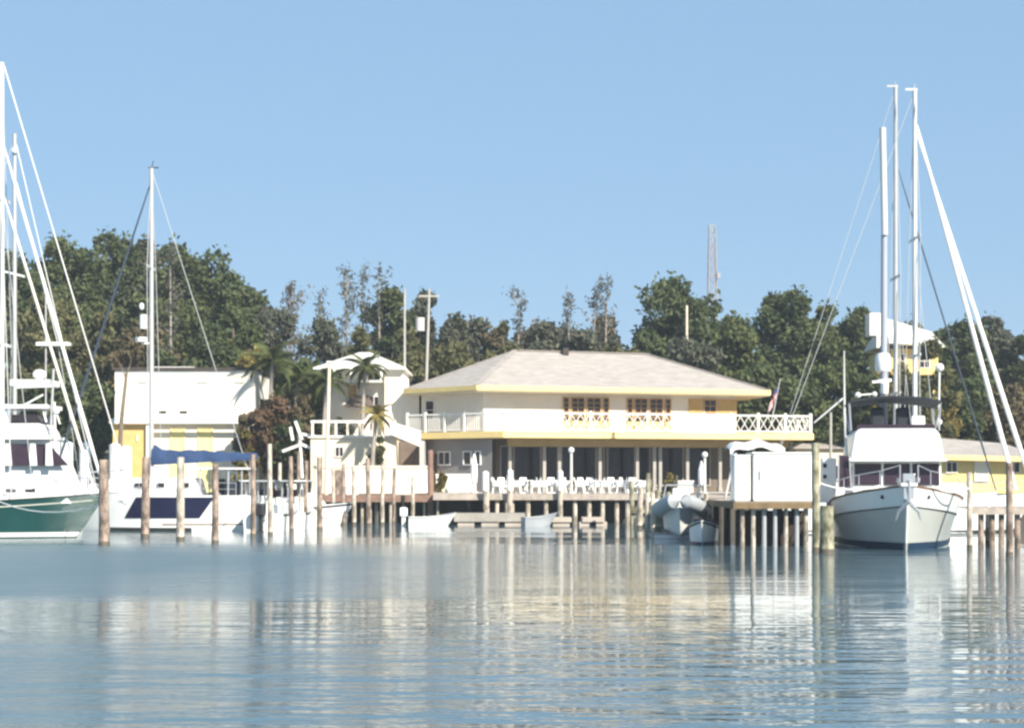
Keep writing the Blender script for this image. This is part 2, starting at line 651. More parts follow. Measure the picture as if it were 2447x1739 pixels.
def opening(parent, fr, u0, u1, z0, z1, name, frame_m, glass_m, cols, rows, fwid=0.09, solid_z=None):
    f = MB()
    for (a, b, c, d) in ((u0, u0 + fwid, z0, z1), (u1 - fwid, u1, z0, z1), (u0 + fwid, u1 - fwid, z1 - fwid, z1), (u0 + fwid, u1 - fwid, z0, z0 + fwid)):
        wbox(f, fr, a, b, c, d, 0.003, 0.09)
    o = f.build(name, frame_m, parent, True)
    zb = z0 + fwid
    if solid_z:
        k = MB()
        wbox(k, fr, u0 + fwid, u1 - fwid, z0 + fwid, solid_z, 0.003, 0.06)
        k.build('panel', 'fascia_yellow', o, True)
        zb = solid_z
    gl = MB()
    wbox(gl, fr, u0 + fwid, u1 - fwid, zb, z1 - fwid, 0.003, 0.03)
    gl.build('pane', glass_m, o, True)
    W, H = u1 - u0 - 2 * fwid, z1 - fwid - zb
    for i in range(1, cols):
        u = u0 + fwid + W * i / cols
        mu = MB()
        wbox(mu, fr, u - .02, u + .02, zb, z1 - fwid, 0.03, 0.07)
        mu.build('muntin', frame_m, o, True)
    for j in range(1, rows):
        z = zb + H * j / rows
        mu = MB()
        wbox(mu, fr, u0 + fwid, u1 - fwid, z - .02, z + .02, 0.031, 0.065)
        mu.build('muntin', frame_m, o, True)
    return o


for (x0, x1, c) in ((1344, 1360, 1), (1364, 1397, 2), (1401, 1436, 2), (1440, 1455, 1), (1497, 1512, 1), (1515, 1547, 2), (1551, 1584, 2), (1588, 1603, 1)):
    u0, u1 = at_px(fw, x0), at_px(fw, x1)
    opening(house, fw, u0, u1, ZS1 + .02, 7.60, 'door' if c == 2 else 'window', 'trim_tan', 'smoked_glass', c, 5, 0.07, ZS1 + 0.75)
opening(house, fw, at_px(fw, 1680), at_px(fw, 1712), 6.72, 7.62, 'window', 'trim_tan', 'smoked_glass', 2, 2)
for x0, x1 in ((1645, 1678), (1715, 1760)):
    sh = MB()
    u0, u1 = at_px(fw, x0), at_px(fw, x1)
    wbox(sh, fw, u0, u1, 6.72, 7.62, .003, .05)
    for k in range(9):
        z = 6.78 + k * .092
        wbox(sh, fw, u0 + .06, u1 - .06, z, z + .05, .05, .075)
    sh.build('shutter', 'shutter_ochre', house, True)
opening(house, flw, 0.4, 1.3, 6.2, 7.5, 'window', 'trim_white', 'dark_glass', 1, 2)

# balcony railings: posts, rails and crossed laths
def railing(a, b, bays, lattice, parent):
    fr = frame(a, b)
    L = fr[3]
    r = MB()
    wbox(r, fr, 0, L, ZS1 + 1.08, ZS1 + 1.18, -0.19, -0.07)
    wbox(r, fr, 0, L, ZS1 + .10, ZS1 + .18, -0.17, -0.10)
    o = r.build('railing', 'trim_white', parent, True)
    for i in range(bays + 1):
        q = MB()
        u = min(max(L * i / bays, .08), L - .08)
        wbox(q, fr, u - .07, u + .07, ZS1 + .035, ZS1 + 1.30, -0.205, -0.055)
        q.build('post', 'trim_white', o, True)
    for i in range(bays):
        u0, u1 = L * i / bays + .09, L * (i + 1) / bays - .09
        q = MB()
        A, D, N, _ = fr
        def pt(u, z, off):
            return A + D * u + N * off + Vector((0, 0, z))
        if lattice:
            n = 3
            for k in range(n):
                ua, ub = u0 + (u1 - u0) * k / n, u0 + (u1 - u0) * (k + 1) / n
                q.beam(pt(ua, ZS1 + .18, -.12), pt(ub, ZS1 + 1.08, -.12), .06, .035)
                q.beam(pt(ub, ZS1 + .18, -.155), pt(ua, ZS1 + 1.08, -.155), .06, .035)
            q.build('lattice', 'trim_white', o, True)
        else:
            n = max(4, int((u1 - u0) / .16))
            for k in range(1, n):
                ua = u0 + (u1 - u0) * k / n
                q.beam(pt(ua, ZS1 + .18, -.135), pt(ua, ZS1 + 1.08, -.135), .04, .04)
            q.build('baluster', 'trim_white', o, True)
    return o


railing(slab_poly[0], slab_poly[1], 5, False, house)
railing(slab_poly[1], slab_poly[2], 11, True, house)
railing(slab_poly[2], slab_poly[3], 5, True, house)
# ground floor
gw = inset([Vector((*p, 0)) for p in slab_poly], [2.4, 3.3, 4.5, 1.2, 1.2])
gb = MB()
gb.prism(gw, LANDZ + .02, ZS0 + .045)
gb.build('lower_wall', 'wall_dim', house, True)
gfr = frame(gw[1], gw[2])
# grey corner block with small windows, its shade put into a darker wall colour
gl_fr = frame(slab_poly[0] + Vector((.35, 1.0)), Vector((PX(1176, 101.6), 101.6)))
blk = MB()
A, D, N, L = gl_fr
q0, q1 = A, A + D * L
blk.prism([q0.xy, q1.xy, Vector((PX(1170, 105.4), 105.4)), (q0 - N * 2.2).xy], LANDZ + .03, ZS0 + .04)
blk.build('corner_wall', 'wall_grey_shaded', house, True)
for x0, x1, z0, z1, c in ((1048, 1078, 3.35, 4.22, 2), (1108, 1128, 3.35, 4.22, 1), (1137, 1150, 3.35, 4.22, 1)):
    opening(house, gl_fr, at_px(gl_fr, x0), at_px(gl_fr, x1), z0, z1, 'window', 'trim_white', 'smoked_glass', c, 1, .06)
for x0, x1 in ((1018, 1032), (1036, 1049)):
    opening(house, gl_fr, at_px(gl_fr, x0), at_px(gl_fr, x1), 1.75, 4.1, 'door', 'beam_wood', 'smoked_glass', 1, 2, .07)
# big dark panes between grey mullion posts, under a tan beam
cuts = [1190, 1222, 1296, 1336, 1428, 1446, 1520, 1557, 1636, 1700, 1760, 1850]
for i in range(len(cuts) - 1):
    u0, u1 = at_px(gfr, cuts[i]) + .1, at_px(gfr, cuts[i + 1]) - .1
    if u1 - u0 > .3 and u1 < gfr[3]:
        opening(house, gfr, u0, u1, LANDZ + .5, ZS0 - .35, 'window', 'column_grey', 'dark_glass', 1, 1, .08)
for off in (1.25, 2.4):
    bmz = MB()
    a2 = inset([Vector((*p, 0)) for p in slab_poly], [off] * 5)
    bmz.beam((*a2[1], ZS0 - .20), (*a2[2], ZS0 - .20), .2, .46)
    bmz.build('beam', 'soffit_tan', house, True)
a2 = inset([Vector((*p, 0)) for p in slab_poly], [1.9] * 5)
cfr = frame(a2[1], a2[2])
for x in (1218, 1300, 1336, 1433, 1522, 1563, 1577, 1642, 1720, 1800, 1890):
    c = MB()
    u = at_px(cfr, x)
    wbox(c, cfr, u - .10, u + .10, 1.703, ZS0 - .002, -.11, .11)
    wbox(c, cfr, u - .14, u + .14, 1.703, 1.95, -.15, .15)
    c.build('column', 'column_grey', house, True)

# limp flag on a slanted staff at the right end of the balcony
fb = P(1843, 1010, 105.6)
flag = thing('flag', 'limp red and white striped flag on slanted white staff at balcony end', 'flag', fb)
st = MB()
top = P(1864, 908, 105.6)
st.tube([fb, top], [.035, .02], 6)
st.ball(top, .05, 6, 4)
st.build('staff', 'mast_white', flag, True)
fl = MB()
nrow, ncol = 8, 9
axis = (top - fb)
for j in range(nrow):
    for i in range(ncol):
        pts = []
        for (ii, jj) in ((i, j), (i + 1, j), (i + 1, j + 1), (i, j + 1)):
            v = jj / nrow
            uu = ii / ncol
            base = fb + axis * (0.94 - 0.36 * v)
            drop = Vector((-.55 * uu + .05 * math.sin(uu * 9 + v * 4), .10 * math.sin(uu * 11 + v * 3), -1.15 * uu))
            pts.append(base + drop + Vector((-.02, 0, 0)))
        fl.cur = 2 if (j < 4 and i < 4) else (j % 2)
        fl.add(pts, [(0, 1, 2, 3)])
fl.build('cloth', ['flag_red', 'white_canvas', 'flag_blue'], flag, True, smooth=True)

# ------------------------------------------------------------------ hip helper and other buildings
def hip_roof(mb, x0, x1, y0, y1, z0, z1, run):
    ym = (y0 + y1) / 2
    v = [(x0, y0, z0), (x1, y0, z0), (x1, y1, z0), (x0, y1, z0), (x0 + run, ym, z1), (x1 - run, ym, z1)]
    mb.add(v, [(0, 1, 5, 4), (1, 2, 5), (2, 3, 4, 5), (3, 0, 4)])


def simple_window(parent, x0, x1, z0, z1, y, glass='dark_glass', fr='trim_white', name='window', cols=1, rows=1):
    fr_ = (Vector((x0, y, 0)), Vector((1, 0, 0)), Vector((0, -1, 0)), x1 - x0)
    return opening(parent, fr_, 0, x1 - x0, z0, z1, name, fr, glass, cols, rows, .06)


# white house with the tall mansard roof on the left
d0 = 103.0
mh = thing('white_house', 'wide cream white flat roofed building with pale yellow doors behind blue sail cover', 'building', (PX(450, d0), d0 + 4, LANDZ))
x0, x1 = PX(276, d0), PX(612, d0)
ze, zt = PZ(1003, d0), PZ(888, d0 + 1.6)
b = MB()
b.box((x0 + .2, d0 + .9, LANDZ), (x1 - .2, d0 + 8, ze - .1))
b.build('wall', 'stucco_white', mh, True)
b = MB()
b.box((x0 - .1, d0 + .25, ze), (x1 - .15, d0 + 8.3, zt))
mr = b.build('upper_storey', 'stucco_white', mh, True)
b = MB()
b.box((x0 - .25, d0 + .1, zt + .003), (x1 + .0, d0 + 8.4, zt + .17))
b.build('roof_edge', 'dark_cap', mr, True)
b = MB()
b.box((x0 + 1.5, d0 + 3.2, zt + .173), (x0 + 4.2, d0 + 4.4, zt + .42))
b.build('roof_box', 'trim_white', mr, True)
b = MB()
b.box((x0 - .1, d0 + .215, ze + .06), (x1 - .15, d0 + .247, ze + .16))
b.build('string_course', 'trim_white', mr, True)
for px, wd in ((330, 20), (470, 26), (560, 22)):
    simple_window(mh, PX(px, d0), PX(px + wd, d0), zt - .75, zt - .3, d0 + .25, 'stucco_warm', 'trim_white', 'shutter', 2)
b = MB()
b.box((x0 - .35, d0 - .10, ze - .22), (x1 + .55, d0 + .0, ze + .06))
b.build('fascia', 'trim_white', mh, True)
for px in (378, 428):
    b = MB()
    xx = PX(px, d0)
    b.box((xx, d0 + .2, ze + .42), (xx + .45, d0 + .5, ze + .56))
    b.build('wall_vent', 'black_plastic', mh, True)
for px, wd in ((408, 34), (473, 36)):
    simple_window(mh, PX(px, d0 + .9), PX(px + wd, d0 + .9), LANDZ + .1, ze - .45, d0 + .9, 'door_yellow', 'door_yellow', 'door', 1, 1)
b = MB()
b.box((x0 - .25, d0 + .35, LANDZ), (PX(350, d0), d0 + .88, ze - .23))
b.build('end_bay', 'shutter_ochre', mh, True)
b = MB()
b.tube([(PX(325, d0), d0 + .3, ze - .9), (PX(325, d0), d0 + .3, ze - 1.3)], .05, 6)
b.build('wall_lamp', 'trim_white', mh, True)
for px in (352, 616):
    b = MB()
    b.box((PX(px, d0) - .09, d0 + .06, LANDZ), (PX(px, d0) + .09, d0 + .24, ze - .2))
    b.build('post', 'trim_white', mh, True)

# small white two storey house with hip roof, left of the restaurant
d1 = 107.0
th = thing('hip_roof_house', 'narrow white two storey house with pale hipped roof beside the restaurant', 'house', (PX(870, d1), d1 + 4, LANDZ))
b = MB()
hip_roof(b, PX(752, d1), PX(972, d1), d1 - .8, d1 + 6.6, PZ(880, d1), PZ(842, d1 + 3), 2.6)
rr = b.build('roof', 'metal_roof_white', th, True)
b = MB()
b.box((PX(752, d1), d1 - .84, PZ(884, d1)), (PX(972, d1), d1 + 6.64, PZ(880, d1) - .003))
b.build('fascia', 'trim_white', rr, True)
b = MB()
b.box((PX(920, d1), d1 - .3, LANDZ), (PX(964, d1), d1 + 6, PZ(884, d1) - .003))
b.build('wall', 'stucco_white', th, True)
b = MB()
b.box((PX(786, d1), d1 + .4, LANDZ), (PX(920, d1) - .003, d1 + 6, PZ(884, d1) - .003))
b.build('wall', 'stucco_white', th, True)
b = MB()
b.box((PX(964, d1) + .003, d1 - .28, LANDZ), (PX(1002, d1), d1 + 5, PZ(926, d1)))
b.build('side_wing', 'stucco_white', th, True)
b = MB()
b.box((PX(800, d1), d1 - 1.0, PZ(915, d1)), (PX(918, d1), d1 + .395, PZ(911, d1)))
b.build('porch_floor', 'trim_white', th, True)
for px in (803, 842, 880, 914):
    b = MB()
    b.box((PX(px, d1) - .07, d1 - .98, PZ(911, d1)), (PX(px, d1) + .07, d1 - .84, PZ(884, d1) - .006))
    b.build('post', 'trim_white', th, True)
simple_window(th, PX(794, d1), PX(818, d1), PZ(906, d1), PZ(888, d1), d1 + .4, cols=2)
simple_window(th, PX(872, d1), PX(912, d1), PZ(908, d1), PZ(887, d1), d1 + .4, cols=2)
simple_window(th, PX(832, d1), PX(850, d1), PZ(950, d1), PZ(920, d1), d1 + .4, 'shutter_ochre', 'trim_tan', 'door')
simple_window(th, PX(880, d1), PX(905, d1), PZ(975, d1), PZ(945, d1), d1 + .4, cols=2)
b = MB()
b.add([(PX(826, d1), d1 - 1.6, PZ(972, d1)), (PX(895, d1), d1 - 1.6, PZ(972, d1)), (PX(880, d1), d1 + .39, PZ(944, d1)), (PX(842, d1), d1 + .39, PZ(944, d1)),
       (PX(826, d1), d1 + .39, PZ(972, d1)), (PX(895, d1), d1 + .39, PZ(972, d1))], [(0, 1, 2, 3), (0, 3, 4), (1, 5, 2), (0, 4, 5, 1)])
b.build('awning', 'brown_roof', th, True)

# cream terrace annex under the house, with dark service opening
d2 = 102.2
an = thing('cream_annex', 'low cream annex with dark doorway between the dock and hip roofed house', 'building', (PX(870, d2), d2 + 2, LANDZ))
b = MB()
b.box((PX(742, d2), d2, LANDZ), (PX(946, d2), d2 + 3.8, PZ(1046, d2)))
b.build('wall', 'stucco_warm', an, True)
b = MB()
b.box((PX(736, d2), d2 - .12, PZ(1046, d2) + .003), (PX(950, d2), d2 + 3.9, PZ(1040, d2)))
b.build('roof_slab', 'trim_white', an, True)
for i in range(8):
    b = MB()
    xx = PX(744 + i * 28, d2)
    b.box((xx, d2 - .02, PZ(1040, d2) + .003), (xx + .14, d2 + .12, PZ(1010, d2)))
    b.build('parapet_post', 'stucco_warm', an, True)
b = MB()
b.box((PX(742, d2), d2 + .02, PZ(1010, d2) + .003), (PX(946, d2), d2 + .1, PZ(1004, d2)))
b.build('parapet_rail', 'trim_white', an, True)
b = MB()
b.box((PX(1002, d2), d2 + .3, LANDZ), (PX(1012, d2), d2 + 3.8, PZ(1052, d2)))
b.build('wall', 'wall_grey', an, True)
b = MB()
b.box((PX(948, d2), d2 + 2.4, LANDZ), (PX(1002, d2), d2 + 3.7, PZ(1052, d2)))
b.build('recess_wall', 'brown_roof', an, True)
b = MB()
# stair flank rising to the right
b.slab([(PX(930, d2), d2 - .5, PZ(1040, d2) + .1), (PX(1006, d2), d2 - .5, PZ(1068, d2)), (PX(1006, d2), d2 - .5, PZ(1030, d2)), (PX(930, d2), d2 - .5, PZ(1005, d2))], (0, .35, 0))
b.build('stair_flank', 'stucco_white', an, True)
simple_window(an, PX(800, d2), PX(822, d2), PZ(1092, d2), PZ(1066, d2), d2, cols=2)
simple_window(an, PX(888, d2), PX(914, d2), PZ(1092, d2), PZ(1066, d2), d2, cols=2)
# white low wall along the dock
wl = thing('low_wall', 'low white rendered wall running along the brown dock section', 'wall', (PX(910, 99), 99, LANDZ))
b = MB()
b.box((PX(752, 99), 98.9, LANDZ), (PX(1030, 99), 99.2, PZ(1118, 99)))
b.build('wall_panel', 'stucco_white', wl, True)
b = MB()
b.box((PX(749, 99), 98.84, PZ(1118, 99) + .003), (PX(1033, 99), 99.26, PZ(1112, 99)))
b.build('coping', 'stucco_warm', wl, True)
wl2 = thing('terrace_wall', 'white wall panel under the grey corner block of the restaurant', 'wall', (PX(1090, 100), 100, LANDZ))
b = MB()
b.box((PX(1042, 100), 99.9, 1.703), (PX(1138, 100), 100.15, PZ(1136, 100)))
b.build('wall_panel', 'stucco_white', wl2, True)
b = MB()
b.box((PX(1041, 100), 99.86, PZ(1136, 100) + .003), (PX(1139, 100), 100.19, PZ(1132, 100)))
b.build('coping', 'trim_white', wl2, True)

# low yellow building right of the motor yacht
d3 = 99.5
lb = thing('low_yellow_building', 'low yellow building with grey hipped roof right of the motor yacht', 'building', (PX(2350, d3), d3 + 4, LANDZ))
b = MB()
v = [(PX(2215, d3), d3 - .6, PZ(1086, d3)), (PX(2500, d3), d3 - .6, PZ(1092, d3)), (PX(2440, d3), d3 + 4, PZ(1055, d3)), (PX(2262, d3), d3 + 4, PZ(1040, d3)), (PX(2215, d3), d3 + 8, PZ(1086, d3)), (PX(2500, d3), d3 + 8, PZ(1092, d3))]
b.add(v, [(0, 1, 2, 3), (0, 3, 4), (1, 5, 2), (5, 4, 3, 2)])
b.build('roof', 'shingle', lb, True)
b = MB()
b.slab([v[0], v[1], (v[1][0], v[1][1], v[1][2] - .3), (v[0][0], v[0][1], v[0][2] - .3)], (0, -.07, 0))
b.build('fascia', 'fascia_yellow', lb, True)
b = MB()
b.box((PX(2225, d3), d3 + .2, LANDZ), (PX(2490, d3), d3 + 7, PZ(1093, d3) - .04))
b.build('wall', 'stucco_yellow', lb, True)
simple_window(lb, PX(2262, d3), PX(2290, d3), PZ(1130, d3), PZ(1102, d3), d3 + .2, cols=2)
simple_window(lb, PX(2330, d3), PX(2364, d3), PZ(1150, d3), PZ(1100, d3), d3 + .2, 'stucco_white', 'trim_white', 'door')
simple_window(lb, PX(2410, d3), PX(2440, d3), PZ(1130, d3), PZ(1102, d3), d3 + .2, cols=2)

# pale roof just right of the restaurant, behind the big pilings
d4 = 112.0
sh = thing('small_shed', 'small grey roofed shed behind thick pilings right of restaurant', 'shed', (PX(1955, d4), d4 + 2, LANDZ))
b = MB()
hip_roof(b, PX(1895, d4), PX(2075, d4), d4, d4 + 4, PZ(1072, d4), PZ(1052, d4), 1.2)
b.build('roof', 'shingle', sh, True)
b = MB()
b.box((PX(1902, d4), d4 + .3, LANDZ), (PX(2065, d4), d4 + 3.7, PZ(1073, d4)))
b.build('wall', 'stucco_warm', sh, True)
simple_window(sh, PX(1990, d4), PX(2010, d4), LANDZ + .9, LANDZ + 1.9, d4 + .3)

# yellow house with white roof among the trees
d5 = 118.0
yh = thing('yellow_hill_house', 'tall yellow house with big white roof standing among trees behind the masts', 'house', (PX(2190, d5), d5 + 5, land_z(28, 122)))
b = MB()
zb, zt = PZ(812, d5), PZ(748, d5)
v = [(PX(2118, d5), d5 - 1, PZ(822, d5)), (PX(2250, d5), d5 - 1, PZ(832, d5)), (PX(2254, d5), d5 + 3.5, PZ(782, d5)), (PX(2140, d5), d5 + 3.5, zt), (PX(2118, d5), d5 + 8, PZ(822, d5)), (PX(2250, d5), d5 + 8, PZ(832, d5))]
b.add(v, [(0, 1, 2, 3), (0, 3, 4), (1, 5, 2), (5, 4, 3, 2), (0, 4, 5, 1)])
yr = b.build('roof', 'metal_roof_white', yh, True)
b = MB()
for k in range(13):
    p = Vector(v[0]).lerp(Vector(v[1]), k / 12)
    q = Vector(v[3]).lerp(Vector(v[2]), k / 12)
    b.beam(p + Vector((0, -.02, .02)), q + Vector((0, -.02, .02)), .035, .03)
b.build('seam', 'metal_roof_white', yr, True)
b = MB()
b.box((PX(2082, d5), d5 + .5, PZ(800, d5)), (PX(2116, d5), d5 + 2, PZ(746, d5)))
b.box((PX(2098, d5), d5 + .4, PZ(830, d5)), (PX(2107, d5), d5 + .6, PZ(800, d5)))
b.build('dormer', 'stucco_white', yh, True)
b = MB()
b.box((PX(2128, d5), d5, land_z(28, 118) - .3), (PX(2242, d5), d5 + 7, PZ(833, d5)))
b.build('wall', 'stucco_yellow', yh, True)
simple_window(yh, PX(2150, d5), PX(2164, d5), PZ(880, d5), PZ(845, d5), d5, cols=1, rows=2)
simple_window(yh, PX(2196, d5), PX(2222, d5), PZ(880, d5), PZ(845, d5), d5, cols=2, rows=2)
simple_window(yh, PX(2170, d5), PX(2190, d5), PZ(940, d5), PZ(900, d5), d5, cols=1)
b = MB()
b.box((PX(2120, d5), d5 - 1.4, PZ(898, d5)), (PX(2255, d5), d5 - .004, PZ(892, d5)))
b.build('balcony', 'stucco_yellow', yh, True)

# radio tower far behind
d6 = 260.0
tw = thing('radio_tower', 'pale red and white lattice radio tower rising above the trees', 'tower', (PX(1705, d6), d6, LANDZ))
cx = PX(1702, d6)
zt = PZ(538, d6)
legs = MB()
hw = lambda z: 1.25 - .80 * (z / zt)
for sx, sy in ((-1, -1), (1, -1), (1, 1), (-1, 1)):
    legs.beam((cx + sx * hw(0), d6 + sy * hw(0), 1), (cx + sx * hw(zt), d6 + sy * hw(zt), zt), .12)
legs.build('tower_leg', 'tower_white', tw, True)
br = MB()
n = 26
for k in range(n):
    br.cur = (k // 4) % 2
    z0, z1 = 1 + (zt - 1) * k / n, 1 + (zt - 1) * (k + 1) / n
    for (ax, ay, bx, by) in ((-1, -1, 1, -1), (1, -1, 1, 1), (-1, 1, 1, 1), (-1, -1, -1, 1)):
        br.beam((cx + ax * hw(z0), d6 + ay * hw(z0), z0), (cx + bx * hw(z1), d6 + by * hw(z1), z1), .065)
        br.beam((cx + bx * hw(z0), d6 + by * hw(z0), z0), (cx + ax * hw(z1), d6 + ay * hw(z1), z1), .065)
        br.beam((cx + ax * hw(z1), d6 + ay * hw(z1), z1), (cx + bx * hw(z1), d6 + by * hw(z1), z1), .065)
br.build('lattice', ['tower_white', 'tower_red'], tw, True)
b = MB()
b.cbox((cx + .9, d6 - .8, PZ(660, d6)), (.5, .4, .8))
b.build('antenna_panel', 'tower_white', tw, True)

# utility poles on land
def util_pole(px, ytop, d, r, label, transformer=None, lean=0, arm=True, m='pole_grey'):
    base = Vector((PX(px, d), d, land_z(PX(px, d), d) - .3))
    t_ = thing('utility_pole', label, 'utility pole', base)
    top = P(px + lean, ytop, d)
    b = MB()
    b.tube([base, top], [r, r * .7], 8)
    b.build('pole_shaft', m, t_, True)
    if arm:
        b = MB()
        b.beam(top + Vector((-.7, -.02, -.5)), top + Vector((.7, -.02, -.5)), .1, .12)
        b.build('crossarm', m, t_, True)
    if transformer:
        c = P(transformer[0], transformer[1], d - .35)
        b = MB()
        b.tube([c + Vector((0, 0, -.45)), c + Vector((0, 0, .45))], .3, 12)
        b.build('transformer', 'wall_grey', t_, True)
    return t_


util_pole(967, 690, 113, .10, 'thin pale pole without crossarm left of the transformer pole', arm=False, m='pole_grey')
util_pole(1010, 690, 114, .12, 'utility pole carrying a grey transformer above the restaurant roof', (1004, 775), 16)
util_pole(1641, 730, 124, .13, 'bare pole standing in front of round tree behind restaurant roof', arm=False, m='pole_cream')
util_pole(1985, 985, 108, .12, 'short grey pole behind the thick pilings near the shed', arm=False)

# tall cream pole and white lamps on the waterfront
lp = thing('light_pole', 'tall cream pole standing on the dock before the hip roofed house', 'pole', P(779, 1178, 97.6))
b = MB()
b.tube([P(779, 1185, 97.6), P(787, 866, 97.6)], [.13, .10], 10)
b.build('pole_shaft', 'pole_cream', lp, True)
b = MB()
b.cbox(P(787, 866, 97.6) + Vector((0, 0, .04)), (.3, .3, .08))
b.build('cap', 'trim_white', lp, True)

# white crossed-arm post by the bushes
sp = thing('signpost', 'white post with slanting boards standing by the red bush', 'post', P(722, 1140, 99.5))
b = MB()
b.tube([P(722, 1142, 99.5), P(716, 1040, 99.5)], .09, 8)
b.build('upright', 'trim_white', sp, True)
for (xa, ya, xb, yb) in ((706, 1006, 722, 1050), (718, 1036, 752, 1042), (675, 1078, 718, 1062), (718, 1060, 762, 1078), (694, 1020, 700, 1052)):
    b = MB()
    b.beam(P(xa, ya, 99.4), P(xb, yb, 99.4), .12, .16)
    b.build('board', 'trim_white', sp, True)

# ------------------------------------------------------------------ vegetation
def leaves_mesh(name, centers, normals_bias, size, m, aspect=1.6):
    n = len(centers)
    a = RNG.normal(size=(n, 3))
    a /= np.linalg.norm(a, axis=1)[:, None]
    b = RNG.normal(size=(n, 3))
    b -= (b * a).sum(1)[:, None] * a
    b /= np.linalg.norm(b, axis=1)[:, None]
    s = size * (0.6 + 0.8 * RNG.random(n))[:, None]
    a2, b2 = a * s * aspect / 2, b * s / 2
    q = np.stack([centers - a2, centers - b2 * .8 + a2 * .1, centers + a2, centers + b2 * .8 + a2 * .1], axis=1).reshape(-1, 3)
    me = bpy.data.meshes.new(name)
    me.vertices.add(4 * n)
    me.vertices.foreach_set('co', q.astype(np.float32).ravel())
    me.loops.add(4 * n)
    me.loops.foreach_set('vertex_index', np.arange(4 * n, dtype=np.int32))
    me.polygons.add(n)
    me.polygons.foreach_set('loop_start', np.arange(0, 4 * n, 4, dtype=np.int32))
    me.polygons.foreach_set('loop_total', np.full(n, 4, dtype=np.int32))
    me.update(calc_edges=True)
    me.materials.append(M[m])
    return me


def link_part(name, me, parent):
    o = bpy.data.objects.new(name, me)
    COL.objects.link(o)
    o.parent = parent
    ROOTM[o.name] = ROOTM[parent.name]
    return o


def crown_points(rx, ry, rz, zc, nl, nleaf, lobe=.34):
    """leaf positions gathered into uneven clumps inside an ellipsoid"""
    u = RNG.normal(size=(nl, 3))
    u /= np.linalg.norm(u, axis=1)[:, None]
    r = (0.30 + 0.70 * RNG.random(nl) ** .6)[:, None]
    c = u * r * np.array([rx, ry, rz]) * .82
    lr = lobe * min(rx, rz) * (0.55 + .8 * RNG.random(nl))
    idx = RNG.integers(0, nl, nleaf)
    d = RNG.normal(size=(nleaf, 3))
    d /= np.linalg.norm(d, axis=1)[:, None]
    rad = lr[idx][:, None] * (0.55 + 0.5 * RNG.random(nleaf))[:, None]
    p = c[idx] + d * rad * np.array([1, 1, .8])
    # stray twigs at the outline
    st = RNG.random(nleaf) < .07
    p[st] *= 1.10
    p[:, 2] += zc
    return p, c


def tree(px, ytop, wpx, d, m, label, hbot=None, name='broadleaf_tree', cat='tree', group='trees behind the waterfront', dens=1.0, bark='bark', squash=1.0):
    x = PX(px, d)
    z0 = land_z(x, d) - .2
    if d > 108:
        ytop -= .065 * (HOR - ytop)       # the outermost twigs reach above the crown proper
    H = PZ(ytop, d) - z0
    rx = wpx * d / FPX / 2
    cb = hbot if hbot is not None else 0.22
    zc = H * (1 + cb) / 2
    rz = H * (1 - cb) / 2
    t_ = thing(name, label, cat, (x, d, z0), 0, group)
    area = rx * rz
    nleaf = int(min(17000, max(2800, 800 * area)) * dens)
    nl = int(max(14, min(60, 5 + area * 2.0)))
    p, c = crown_points(rx, rx * .85, rz, zc, nl, nleaf)
    me = leaves_mesh('crown', p, None, 0.28 if H > 5 else .21, m)
    link_part('crown', me, t_)
    tk = MB()
    bx = RNG.normal(size=2) * .2
    r0 = .05 + H * .018
    fork = Vector((bx[0], bx[1], H * .42))
    tk.tube([(0, 0, -.3), (bx[0] * .4, bx[1] * .4, H * .2), fork], [r0 * 1.25, r0, r0 * .8], 7)
    order = np.argsort(RNG.random(len(c)))[:7]
    for k in order:
        e = Vector((c[k][0], c[k][1], c[k][2] + zc))
        mid = fork.lerp(e, .5) + Vector((0, 0, .15 * H * .2))
        tk.tube([fork, mid, e], [r0 * .55, r0 * .35, r0 * .12], 5)
    tk.build('trunk', bark, t_)
    return t_


def casuarina(px, ytop, wpx, d, label, m='needle', dens=1.0):
    x = PX(px, d)
    z0 = land_z(x, d) - .2
    H = PZ(ytop, d) - z0
    t_ = thing('casuarina_tree', label, 'tree', (x, d, z0), 0, 'wispy pines on the skyline')
    tk = MB()
    lean = RNG.normal() * .25
    tk.tube([(0, 0, -.3), (lean * .4, 0, H * .5), (lean, 0, H * .98)], [.16, .11, .03], 6)
    w_ = wpx * d / FPX / 2
    pts = []
    nb = int(30 * dens)
    for k in range(nb):
        u = .30 + .70 * (k + RNG.random()) / nb
        a = RNG.random() * 6.28
        ln = w_ * (1.45 - u) * (.35 + 1.2 * RNG.random() ** 2)
        st = Vector((lean * u, 0, H * u))
        en = st + Vector((math.cos(a) * ln, math.sin(a) * ln, ln * (.7 + .6 * RNG.random())))
        tk.tube([st, en], [.035, .012], 4, False)
        nn = int(26 * dens)
        f = RNG.random(nn) ** .7
        base = np.array(st)[None, :] * (1 - f)[:, None] + np.array(en)[None, :] * f[:, None]
        base += RNG.normal(size=(nn, 3)) * np.array([.17, .17, .24])
        pts.append(base)
    tk.build('trunk', 'bark_grey', t_)
    me = leaves_mesh('crown', np.concatenate(pts), None, .13, m, 2.8)
    link_part('crown', me, t_)
    return t_


FROND = {}


